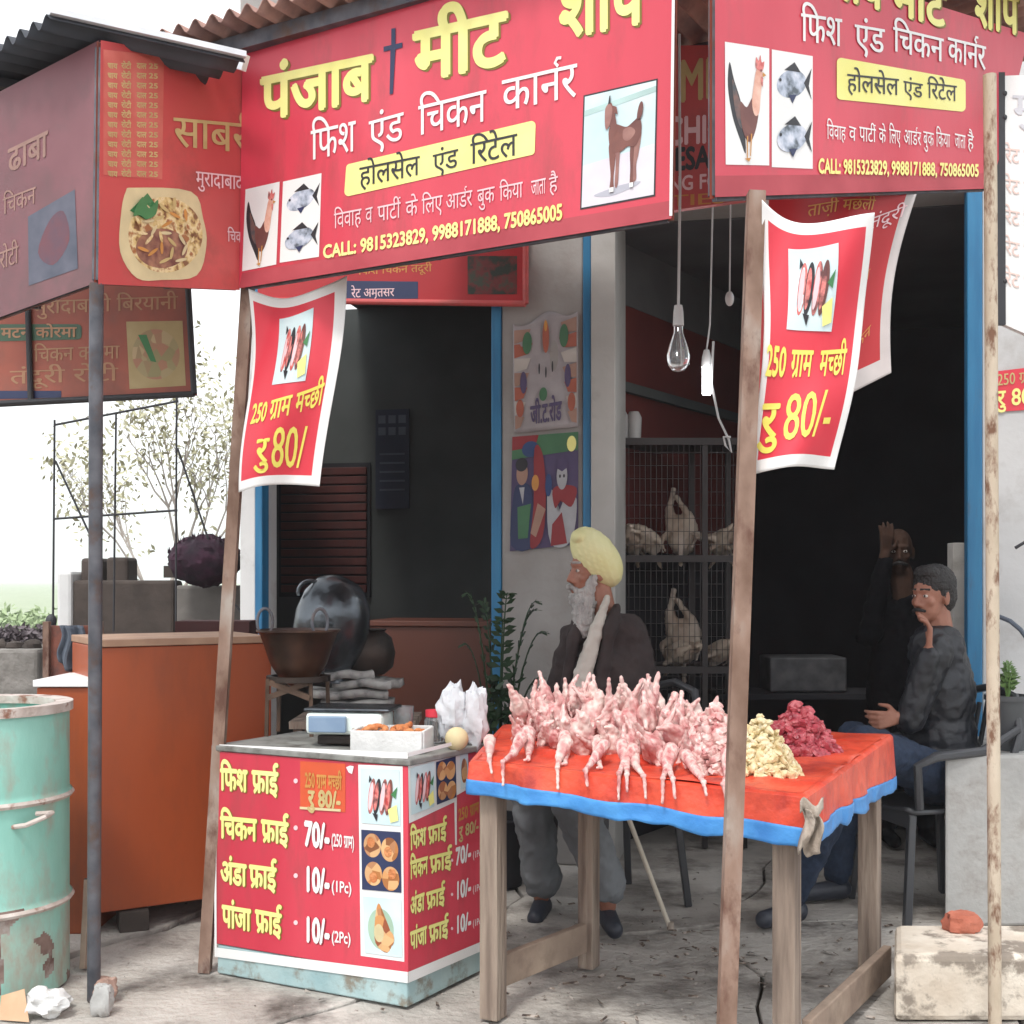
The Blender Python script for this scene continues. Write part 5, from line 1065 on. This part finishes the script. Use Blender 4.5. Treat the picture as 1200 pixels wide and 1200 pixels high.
def chair(name, label, c, rz, s_, arms=True, m=m_plast, sh=.45):
    t = thing(name, label, 'chair', c); q4 = Matrix.Rotation(rz, 3, 'Z')
    def w_(x, y, z): return Vector(c) + q4 @ Vector((x * s_, y * s_, z))
    MB().grid(lambda u, v: w_((u - .5) * .46, (v - .5) * .44, sh - .02 * math.sin(math.pi * u) + (.015 if v < .05 else 0)), 14, 12).build('seat', m, t, smooth=True, solid=.018)
    for i in range(7):
        x = (i - 3) * .062
        MB().beam(w_(x, .22, sh), w_(x * 1.08, .31, sh + .42 - abs(x) * .35), .03 * s_, .012).build('back_slat', m, t, bevel=.002)
    MB().tube([w_(-.24, .2, sh), w_(-.26, .29, sh + .3), w_(-.17, .33, sh + .44), w_(0, .34, sh + .47), w_(.17, .33, sh + .44), w_(.26, .29, sh + .3), w_(.24, .2, sh)], .017, 8).build('back_rim', m, t, smooth=True)
    MB().box(w_(0, -.2, sh - .035), (.44 * s_, .02, .06), rz).build('seat_apron', m, t, bevel=.004)
    for sx in (-1, 1):
        for sy in (-1, 1): MB().beam(w_(sx * .21, sy * .19, sh - .01), w_(sx * .25, sy * .235, 0), .045 * s_, .030).build('leg', m, t, bevel=.006)
        if arms: MB().tube([w_(sx * .255, -.18, sh + .02), w_(sx * .275, -.2, sh + .19), w_(sx * .285, -.12, sh + .225), w_(sx * .285, .1, sh + .24), w_(sx * .265, .28, sh + .32)], [.018, .018, .02, .02, .016], 8).build('armrest', m, t, smooth=True)
    return t
chair('plastic_chair', 'dark plastic chair under the seated old man', (X(722, 5.2), 5.22, 0), R(-62), .9, False, sh=.44)

# --- man in the navy jacket with hand at his mouth
D0 = 5.1
m2 = thing('person', 'seated moustached man in navy jacket and jeans with his hand on his mouth', 'man', Vector((X(1095, D0), D0, 0)))
hc = Q(1089, 700, -.02); hf = Vector((-1, -.62, 0)); body = MB(); q_, rot = headmb(body, hc, hf, .92, 1.1)
body.cap(Q(1096, 712), Q(1102, 750), .055, .06); body.cap(Q(1100, 775), Q(1104, 870), .085, .09); body.ell(Q(1102, 900), (.11, .11, .08))
el1 = Q(1052, 838, -.16); w1 = Q(1069, 760, -.20); body.cap(Q(1098, 760, -.04), Q(1084, 765, -.12), .05, .045); body.cap(Q(1084, 765, -.12), el1, .042, .038); body.cap(el1, w1, .038, .026); hand(body, w1, Vector((.08, .05, 1)), Vector((.3, 1, 0)), .5, .95)
el2 = Q(1075, 850, .1); w2 = Q(1040, 836, -.16); body.cap(Q(1104, 762, .04), Q(1110, 768, .1), .05, .042); body.cap(Q(1110, 768, .1), el2, .042, .038); body.cap(el2, w2, .038, .026); hand(body, w2, Vector((-1, -.2, -.1)), Vector((0, 0, 1)), .9, .95)
kA, kB = Q(990, 862, -.28), Q(1010, 872, .12); aA, aB = Vector((X(930, 4.85), 4.85, .10)), Vector((X(985, 5.15), 5.2, .10))
body.cap(Q(1095, 905, -.08), kA, .085, .062); body.cap(Q(1100, 905, .1), kB, .085, .062); body.cap(kA, aA, .055, .036); body.cap(kB, aB, .055, .036)
place(remeshed(body, 'body', m_skin, .0058, 1, loc=m2.location), 'body', m2); eyes(m2, q_, rot, .92)
b = MB(); b.ell(q_(0, -.028, .055), (.082, .095, .085), rot); b.ell(q_(0, -.06, .01), (.076, .06, .085), rot); b.ell(q_(0, .028, .098), (.058, .05, .034), rot)
for sx in (-1, 1): b.cap(q_(sx * .07, -.01, .05), q_(sx * .074, .0, .0), .014, .008)
place(remeshed(b, 'hair', m_hair, .005, 2, loc=m2.location, disp=.003, dscale=.009), 'hair', m2)
b = MB()
for sx in (-1, 1): b.cap(q_(sx * .004, .092, -.048), q_(sx * .032, .080, -.054), .0085, .006); b.cap(q_(sx * .014, .082, .032), q_(sx * .046, .066, .032), .005, .0045)
b.build('moustache', m_hair, m2, smooth=True)
b = MB(); b.ell(Q(1102, 815), (.14, .15, .25)); b.ell(Q(1098, 765), (.115, .14, .13)); b.ell(Q(1102, 860), (.145, .15, .16)); b.cap(Q(1084, 757, -.08), Q(1114, 757, .08), .085, .085); b.ell(Q(1106, 890), (.165, .165, .14)); b.ell(Q(1100, 745), (.085, .09, .05))
b.cap(Q(1084, 762, -.13), el1, .072, .058); b.cap(el1, w1 - Vector((0, 0, .02)), .058, .042); b.cap(Q(1112, 765, .12), el2, .07, .06); b.cap(el2, w2 + Vector((.04, 0, 0)), .055, .042)
place(remeshed(b, 'jacket', m_navyj, .009, 1, loc=m2.location, disp=.006, dscale=.03), 'jacket', m2)
b = MB(); b.cap(Q(1095, 908, -.08), kA, .105, .078); b.cap(kA, aA + Vector((0, 0, .03)), .076, .058); b.cap(Q(1100, 908, .1), kB, .105, .078); b.cap(kB, aB + Vector((0, 0, .03)), .076, .058); b.ell(Q(1105, 915), (.17, .17, .1))
place(remeshed(b, 'jeans', m_jean, .008, 2, loc=m2.location, disp=.01, dscale=.05), 'jeans', m2)
for a_, d_ in ((aA, (-.8, -.5, 0)), (aB, (-.9, -.2, 0))): b = MB(); shoe(b, a_, d_, 1.05); place(remeshed(b, 'shoe', m_shoe, .008, 2, loc=m2.location), 'shoe', m2)
chair('plastic_chair', 'black plastic armchair holding the man in the navy jacket', (X(1085, 5.08) , 5.08, 0), R(-78), .92, True, sh=.44)

# --- man in the dark with his hand raised beside his head
D0 = 6.35
m3 = thing('person', 'bald moustached man in dark clothes in the shadow with one hand raised by his head', 'man', Vector((X(1062, D0), D0, 0)))
body = MB(); hc = Q(1053, 648); hf = Vector((-.25, -1, 0)); q_, rot = headmb(body, hc, hf, .95, 1.12)
body.cap(Q(1056, 670), Q(1060, 705), .058, .062); body.cap(Q(1062, 745), Q(1064, 880), .09, .10); body.cap(Q(1034, 724), Q(1094, 724), .05, .05)
el1 = Q(1012, 745, -.08); w1 = Q(1030, 650, -.1); body.cap(Q(1030, 715), el1, .052, .042); body.cap(el1, w1, .038, .027); hand(body, w1, Vector((.1, 0, 1)), Vector((1, .3, 0)), .25, .98)
body.cap(Q(1098, 720), Q(1108, 830), .052, .04); body.cap(Q(1108, 830), Q(1080, 880, -.18), .038, .027); hand(body, Q(1080, 880, -.18), Vector((-.6, -.6, 0)), Vector((0, 0, 1)), .5)
for sx in (-1, 1): body.cap(Q(1064 + sx * 20, 880), Q(1064 + sx * 22, 950, .02), .09, .065); body.cap(Q(1064 + sx * 22, 950, .02), Vector((X(1064 + sx * 24, D0), D0 + .02, .07)), .06, .04)
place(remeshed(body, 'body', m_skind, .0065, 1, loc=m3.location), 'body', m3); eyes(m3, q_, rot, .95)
b = MB()
for sx in (-1, 1): b.cap(q_(sx * .004, .094, -.048), q_(sx * .036, .078, -.056), .010, .007)
b.build('moustache', m_hair, m3, smooth=True)
b = MB(); b.ell(Q(1063, 810), (.21, .16, .44)); b.cap(Q(1063, 712), Q(1063, 760), .09, .15); b.cap(Q(1034, 722), Q(1092, 722), .085, .085); b.cap(Q(1030, 718), el1, .07, .06); b.cap(el1, w1 - Vector((0, 0, .05)), .055, .044); b.cap(Q(1098, 725), Q(1108, 830), .068, .058); b.cap(Q(1108, 830), Q(1086, 872, -.15), .052, .042)
place(remeshed(b, 'shirt', mat('shaded black sweater', (.0025, .0025, .0035), 12, 1, spec=.1), .01, 2, loc=m3.location, disp=.012, dscale=.05), 'sweater', m3)  # sweater and trousers have the bay's shade put into their colour
b = MB()
for sx in (-1, 1): b.cap(Q(1064 + sx * 20, 880), Q(1064 + sx * 22, 950, .02), .11, .085); b.cap(Q(1064 + sx * 22, 950, .02), Vector((X(1064 + sx * 24, D0), D0 + .02, .12)), .08, .065); shoe(b, Vector((X(1064 + sx * 24, D0), D0 + .02, .09)), (0, -1, 0))
place(remeshed(b, 'trousers', mat('shaded black cotton', (.004, .004, .005), 12, 1, spec=.1), .01, 2, loc=m3.location), 'trousers', m3)

# ================================================================== CAGES, BULBS, POSTERS, PLANTS
cg = thing('poultry_rack', 'dark wire cage rack with shelves of plucked chickens in the meat bay', 'rack', (X(795, 6.25), 6.25, 0))
xl, xr, yf, yb = X(724, 6.25), X(872, 6.25), 6.25, 6.72
zs = [Z(y, 6.25) for y in (515, 652, 782, 900)]
for x in (xl, (xl + xr) / 2 + .12, xr):
    for y in (yf, yb): MB().box((x, y, zs[0] / 2), (.028, .028, zs[0])).build('upright', m_wire, cg)
for z in zs:
    MB().box(((xl + xr) / 2, (yf + yb) / 2, z - .012), (xr - xl + .03, yb - yf + .03, .02)).build('shelf', mat('dark shelf tin', [(.025, .018, .018), (.05, .04, .035)], 9, .7), cg)
    MB().box(((xl + xr) / 2, yf - .02, z - .012), (xr - xl + .04, .015, .035)).build('shelf_edge', m_wire, cg)
b = MB()
for i in range(24): b.box((lerp(xl, xr, i / 23), yf - .006, (zs[0] + zs[3]) / 2), (.003, .003, zs[0] - zs[3]))
for i in range(26): b.box(((xl + xr) / 2, yf - .009, lerp(zs[3], zs[0], i / 25)), (xr - xl, .003, .003))
b.build('wire_mesh', m_wire, cg)['kind'] = 'stuff'
CW = [chicken_mesh(60 + k, mat('plucked pale chicken', [(.34, .24, .18), (.48, .40, .32), (.54, .45, .40)], 14, .5), .01) for k in range(2)]
for i, (px, sy, s_, lie) in enumerate(((742, 1, 1.7, 1), (770, 1, 1.7, 1), (800, 1, 2.1, 0), (835, 1, 1.7, 1), (855, 1, 1.6, 1), (785, 2, 1.9, 1), (803, 2, 2.3, 0), (832, 2, 1.8, 1), (745, 2, 1.4, 1))):
    o = place(CW[i % 2], 'hanging_chicken', loc=(X(px, 6.42), 6.42, zs[sy] + (.05 if lie else .02))); o.scale = (s_,) * 3; o.rotation_euler = (rr.uniform(-.2, .2) + (1.2 if lie else 0), rr.uniform(-.3, .3), rr.uniform(-1, 1)); o.name = 'plucked_chicken'
    tag(o, 'pale plucked chicken on the upper shelf of the dark cage rack' if sy == 1 else 'pale plucked chicken on the lower shelf of the dark cage rack', 'chicken', 'plucked chickens on the cage rack')
for i, px in enumerate((728, 743)):
    c = P(px, 500, 6.4); c.z = zs[0]; b = MB(); b.lathe([(0, 0), (.035, 0), (.04, .13), (.025, .16), (0, .16)], c, 16)
    tag(b.build('white_jar', mat('dull white jar', (.45, .44, .43), 9, .5), smooth=True, loc=c), ['white jar on top of the cage rack next to the pillar', 'white jar on top of the cage rack away from the pillar'][i], 'jar')
def lightbulb(label, c, top, lit=False):
    t = thing('light_bulb', label, 'light bulb', c)
    MB().tube([c + Vector((0, 0, .11)), c.lerp(top, .5) + Vector((.004, 0, 0)), top], .0045, 6).build('cord', m_cable, t, smooth=True)
    MB().lathe([(0, .12), (.013, .12), (.016, .10), (.018, .055), (.0, .055)], c, 16).build('socket', m_cable, t, smooth=True)
    MB().lathe([(.014, .055), (.016, .03), (.030, -.01), (.037, -.04), (.034, -.07), (.02, -.088), (0, -.093)], c, 20).build('glass_bulb', mat('bulb glass', (.9, .92, .95), 4, .03, trans=.92) if not lit else m_lamp, t, smooth=True)
    return t
c = P(795, 402, 3.95); lb = lightbulb('clear glass light bulb hanging on a thin white cord between the signs', c, P(796, 40, 3.95))
c = P(828, 445, 5.4); cf = thing('fluorescent_lamp', 'small lit white lamp hanging by the cage rack', 'lamp', c)
for sx in (-1, 0, 1): MB().cap(c + Vector((sx * .011, 0, -.06)), c + Vector((sx * .011, 0, .05)), .008, .008).build('tube', m_lamp, cf, smooth=True)
MB().lathe([(0, .055), (.024, .055), (.02, .10), (.012, .13), (0, .13)], c, 16).build('socket', m_cable, cf, smooth=True)
MB().tube([c + Vector((0, 0, .13)), P(832, 380, 5.4), P(836, 200, 5.45)], .004, 6).build('cord', m_cable, cf)
b = MB(); b.tube([P(836, 400, 5.35), P(834, 450, 5.35), P(842, 490, 5.33), P(854, 515, 5.32), P(857, 530, 5.32), P(850, 522, 5.32), P(848, 512, 5.32), P(856, 512, 5.3)], .005, 6); tag(b.build('loose_cable', m_cable, smooth=True, loc=P(850, 520, 5.32)), 'loose pale cable curling below the lit lamp', 'cable')
b = MB(); b.ell(P(855, 350, 5.0), (.018, .018, .03)); b.tube([P(855, 350, 5.0), P(856, 240, 5.0)], .003, 6); tag(b.build('pull_switch', m_cable, smooth=True, loc=P(855, 350, 5.0)), 'tiny pale pull switch hanging beside the brown post', 'switch')
pl_ = bpy.data.lights.new('lamp_light', 'POINT'); pl_.energy = 1.2; pl_.shadow_soft_size = .03; plo = bpy.data.objects.new('lamp_light', pl_); C.objects.link(plo); plo.location = P(828, 445, 5.35); 

# posters on the pillar
def pillar_surf(o):
    def at(px, py, h=0):
        p = fx(px) - FN * (o + h); return Vector((p.x, p.y, Z(py, p.y)))
    return at
m_pb = mat('poster beige', [(.40, .36, .32), (.52, .47, .43)], 9, .7); m_pr = mat('poster rust', (.36, .10, .06), 9, .7); m_ppk = mat('poster skin', (.34, .20, .15), 9, .7); m_pgrey = mat('poster grey', (.34, .31, .315), 12, .7)
m_pblue = mat('poster blue', (.03, .06, .16), 9, .7); m_pviol = mat('poster violet', (.08, .06, .13), 9, .7); m_pg = mat('poster green', (.06, .16, .08), 9, .7); m_prd = mat('poster red', (.24, .03, .035), 9, .7); m_pwhite = mat('poster white', (.36, .36, .38), 14, .7)
ps = pillar_surf(.004)
po = thing('wall_poster', 'faded beige cloth poster with two patterned side borders on the pillar', 'poster', ps(638, 508))
b = MB(); 
Q1 = [(602, 380), (678, 362), (678, 500), (603, 508)]; f_ = quadmap(Q1)
def wv(u, v): return .006 + .012 * math.sin(u * 6 + 1) * math.sin(v * 3 + .5)
surf1 = lambda u, v, h=0: ps(*f_(u, v), h + wv(u, v))
b.grid(lambda u, v: surf1(u, v + (.04 * math.sin(u * 9) if v < .01 else 0)), 24, 24); b.build('poster_sheet', m_pgrey, po, smooth=True, solid=.002, fixn=False)
S01 = [(0, 0), (1, 0), (1, 1), (0, 1)]
lay = []
for sx in (0, 1):
    k = lambda x: x if sx == 0 else 1 - x
    for j in range(7): lay.append(([(k(.02), .06 + j * .13), (k(.30 - .14 * abs(j - 1) / 5), .08 + j * .13), (k(.24 - .14 * abs(j - 1) / 5), .17 + j * .13), (k(.02), .185 + j * .13)], (m_ppk, m_pr, m_pb)[j % 3]))
    lay += [(circ(k(.22), .2, .07, .1, 10), m_pg), (circ(k(.16), .55, .05, .1, 10), m_pviol), (circ(k(.1), .78, .06, .08, 10), m_pr)]
lay += [(circ(.5, .18, .05, .14, 10), m_pr), (circ(.5, .08, .025, .05, 8), m_ochre), (circ(.46, .68, .06, .06, 10), m_pg)] + [(circ(.4 + .1 * i, .45 + .04 * (i % 2), .012, .05, 6), m_black) for i in range(3)]
picture(surf1, S01, lay, po, off=3)
letters(surf1, 'जी.ट.रोड', (.26, .93, .74, .92, .15, .15), m_pviol, po, .03, 4)
po = thing('wall_poster', 'colourful poster of a suited and a white dressed figure below the cloth poster', 'poster', ps(638, 645))
Q2_ = [(601, 512), (678, 506), (678, 638), (598, 646)]; f2_ = quadmap(Q2_); surf2 = lambda u, v, h=0: ps(*f2_(u, v), h + .004)
MB().grid(lambda u, v: surf2(u, v), 8, 8).build('poster_sheet', m_pviol, po, solid=.002, fixn=False)
picture(surf2, S01, [([(0, 0), (1, 0), (1, .16), (0, .2)], m_pg), ([(0, 0), (.4, 0), (.35, .1), (0, .12)], m_prd), (circ(.9, .1, .07, .07, 10), m_yelp), (circ(.28, .12, .13, .07, 10), m_pblue),
    ([(.02, .95), (.04, .5), (.14, .42), (.3, .48), (.34, .96)], m_navy), (circ(.16, .33, .085, .1, 12), m_ppk), (circ(.15, .25, .09, .06, 12), m_black), ([(.12, .45), (.2, .45), (.18, .6)], m_pwhite), ([(.1, .62), (.3, .6), (.26, .9), (.12, .9)], m_pg),
    ([(.34, .12), (.46, .16), (.52, .5), (.48, .9), (.3, .98), (.34, .6)], m_prd), (circ(.36, .42, .055, .07, 10), m_ochre), ([(.4, .6), (.52, .66), (.38, .9), (.3, .86)], m_ppk), ([(.54, .55), (.62, .5), (.7, .7), (.82, .56), (.98, .6), (.9, .96), (.6, .97)], m_pwhite),
    ([(.62, .5), (.76, .46), (.98, .5), (.9, .66), (.74, .6), (.66, .66)], m_prd), (circ(.76, .38, .08, .12, 12), m_pwhite), ([(.66, .3), (.76, .2), (.86, .3), (.76, .34)], m_pviol), (circ(.73, .38, .014, .016, 6), m_black), (circ(.79, .38, .014, .016, 6), m_black), ([(.62, .8), (.76, .7), (.84, .98), (.6, .99)], m_prd), (circ(.56, .45, .05, .1, 10), m_pblue)], po, off=3)

def frond_plant(label, c, pots, fr, m=m_leafd, cat='potted plant', potr=.1, poth=.2, seed=1, stem=True, leafn=11, leafl=.06):
    rr = random.Random(seed); t = thing('potted_plant', label, cat, c)
    MB().lathe([(0, 0), (potr * .75, 0), (potr, poth), (potr * 1.08, poth), (potr * 1.08, poth + .02), (potr * .95, poth + .02), (potr * .9, poth - .02), (0, poth - .02)], c, 24).build('pot', pots, t, smooth=True)
    for (dx, dy, L_, up) in fr:
        b = MB(); a = Vector(c) + Vector((0, 0, poth)); d = Vector((dx, dy, 0)); pts = []
        for k in range(12):
            s_ = k / 11; pts.append(a + d * L_ * s_ + Vector((0, 0, up * (s_ * 1.6 - s_ * s_ * .85))))
        b.tube(pts, [.006 * (1 - .7 * k / 11) for k in range(12)], 5)
        for k in range(2, leafn + 1):
            s_ = k / (leafn + .5) * 11; i = min(10, int(s_)); p = pts[i].lerp(pts[i + 1], s_ - i); tg = (pts[i + 1] - pts[i]).normalized(); sd_ = tg.cross(Vector((0, 0, 1))).normalized()
            for sg in (-1, 1):
                dl = (sd_ * sg + tg * .55 + Vector((0, 0, rr.uniform(-.4, .1)))).normalized(); l = leafl * rr.uniform(.8, 1.2) * (1 - .45 * k / leafn); n_ = dl.cross(tg).normalized(); wv_ = dl.cross(n_) * l * .2
                b.add([p, p + dl * l * .5 + wv_, p + dl * l, p + dl * l * .5 - wv_], [(0, 1, 2, 3)])
        b.build('frond', m, t, fixn=False)
    return t
frond_plant('dark ferny potted palm in front of the blue door frame by the pillar', (X(584, 5.5), 5.5, 0), m_vdark, [(.5, -.1, .34, 1.25), (-.5, -.1, .3, 1.35), (.15, -.3, .3, 1.35), (-.25, .1, .3, 1.3), (.75, -.1, .26, .85), (.7, .05, .3, 1.12), (-.8, 0, .2, 1.05), (.1, -.5, .25, 1.2), (.8, -.2, .3, .6), (-.3, -.4, .3, .8), (.9, -.1, .2, 1.3)], seed=3, potr=.14, poth=.28, leafn=16, leafl=.085)
b = MB(); rr3 = random.Random(6); leafball(b, P(590, 815, 5.45), (.09, .08, .16), 90, .03, rr3); tag(b.build('leafy_shoots', m_leafd, fixn=False, loc=P(590, 850, 5.45)), 'low dark leafy shoots at the foot of the pillar behind the tarpaulin', 'plant')

# ================================================================== RIGHT SIDE
b = MB(); b.prism([(1.69, 4.83), (2.7, 4.83), (2.7, 5.42), (1.93, 5.42)], .0, .667); tag(b.build('concrete_plinth', m_concb, bevel=.012, loc=(2.1, 5.1, 0)), 'pale concrete plinth carrying the flower pot beside the door frame', 'plinth')
b = MB(); b.prism([(1.168, 3.78), (2.5, 3.78), (2.5, 4.12), (1.275, 4.12)], .0, .205); o = b.build('concrete_step', m_peel, bevel=.02, loc=(1.8, 4.1, 0)); tag(o, 'low concrete step with peeling cream limewash at the corner of the stall', 'step')
chunk('broken_brick', 'broken red brick lying on the low concrete step', 'brick', Vector((X(1126, 4.05), 4.04, .205)), (.055, .04, .035), m_brick, 8)
wc = thing('white_column', 'narrow off white board standing inside beside the blue door frame', 'board', (X(1125, 5.7), 5.7, 0))
MB().prism([(X(1117, 5.75), 5.75), (X(1137, 5.75), 5.75), (X(1137, 5.75), 5.83), (X(1117, 5.75), 5.83)], -.02, Z(636, 5.75)).build('board_face', mat('off white board', (.50, .49, .46), 6, .8, dirt=((.35, .33, .30), 6, .5, .7)), wc, bevel=.004)
bn = thing('steel_bench', 'dim grey tin trunk on a low bench in the dark bay', 'bench', (X(945, 6.8), 6.8, 0))
MB().box((X(945, 6.8), 6.9, Z(790, 6.8)), (.42, .3, .19)).build('trunk', mat('dim grey tin', [(.03, .03, .035), (.09, .09, .095)], 14, .6), bn, bevel=.01)
MB().box((X(945, 6.8), 6.9, Z(790, 6.8) - .115), (1.0, .4, .03)).build('bench_top', m_vdark, bn)
for sx in (-.45, .45): MB().box((X(945, 6.8) + sx, 6.9, (Z(790, 6.8) - .13) / 2), (.05, .36, Z(790, 6.8) - .14)).build('bench_leg', m_vdark, bn)
# white notice board
S6 = Plane((1168, 88, 3.95), (1300, 110, 3.9), (1170, 380, 3.95), (1300, 440, 3.9))
nb = thing('notice_board', 'white notice board with faint print and dark edge beside the cream pole', 'sign board', S6.at(1200, 390))
p = [S6.at(1172, 89), S6.at(1290, 84), S6.at(1290, 430), S6.at(1172, 378)]
MB().hexa([p[3], p[2], p[2] - S6.n * .03, p[3] - S6.n * .03], [p[0], p[1], p[1] - S6.n * .03, p[0] - S6.n * .03]).build('board_face', m_white, nb)
b = MB(); b.beam(S6.at(1168, 86), S6.at(1169, 381), .02, .045); b.build('board_edge', m_rod, nb)
m_faintr = mat('faint pink print', (.72, .55, .50), 12, .6)
for k in range(5): letters(S6.at, 'रेट लिस्ट मछली', (1178, 190 + k * 36, 1280, 200 + k * 40, 16, 17), m_faintr, nb, .01, 2)
letters(S6.at, 'मुर्गा', (1187, 142, 1260, 144, 30, 30), mat('faint grey print', (.55, .56, .6), 12, .6), nb, .01, 2)
for py in (110, 138, 330): MB().ell(S6.at(1177, py, .004), (.008, .006, .009)).build('bolt', m_rod, nb, smooth=True)
wsf = pillar_surf(.006)
st_ = thing('price_sticker', 'small red price sticker reading 80 on the pale wall behind the cream pole', 'sign', wsf(1190, 480))
MB().grid(lambda u, v: wsf(lerp(1160, 1228, u), lerp(436 - 8 * u, 483 - 4 * u, v)), 4, 4).build('sticker_sheet', m_redflag, st_, solid=.002, fixn=False)
letters(wsf, '250 ग्राम', (1168, 452, 1214, 447, 12, 12), m_gold, st_, .01, 3); letters(wsf, 'रु 80/-', (1168, 476, 1222, 472, 17, 17), m_yelp, st_, .02, 3)
# flower pot, hose
fc = (X(1181, 5.0), 5.0, .667)
frond_plant('small green plant in a grey pot on the concrete plinth', fc, mat('grey pot', (.07, .075, .08), 9, .5), [(.3, 0, .12, .12), (-.3, 0, .12, .14), (0, -.4, .1, .15), (-.1, .1, .08, .2), (.15, .2, .1, .17), (.1, -.1, .06, .2)], m=m_leaf, potr=.085, poth=.20, seed=9, leafn=7, leafl=.05)
b = MB(); b.tube([P(1160, 724, 5.2), P(1172, 723, 5.15), P(1184, 728, 5.1), P(1196, 738, 5.08), P(1206, 752, 5.05), P(1210, 800, 5.05)], .010, 8); tag(b.build('bent_hose', m_cloth, smooth=True, loc=P(1210, 800, 5.05)), 'bent dull grey hose arching over the flower pot against the pale wall', 'hose')
b = MB(); b.tube([P(1190, 642, 5.2), P(1200, 636, 5.2), P(1212, 640, 5.2)], .008, 6); tag(b.build('wall_hook', m_rod, smooth=True, loc=P(1200, 640, 5.2)), 'short black hook on the pale wall above the hose', 'hook')

# ================================================================== HAZE
hz = bpy.data.materials.new('haze air'); hz.use_nodes = True; n = hz.node_tree.nodes; n.clear()
pv = n.new('ShaderNodeVolumePrincipled'); pv.inputs['Color'].default_value = (.93, .95, 1, 1); pv.inputs['Density'].default_value = .0016; pv.inputs['Anisotropy'].default_value = .2
ou = n.new('ShaderNodeOutputMaterial'); hz.node_tree.links.new(pv.outputs[0], ou.inputs['Volume'])
b = MB(); b.prism([(-3200, -60), (3200, -60), (3200, 4200), (-3200, 4200)], -1.4, 45); o = b.build('haze', hz); o['kind'] = 'stuff'; o['label'] = 'pale haze in the air over the field'
bpy.data.scenes.remove(TMP)
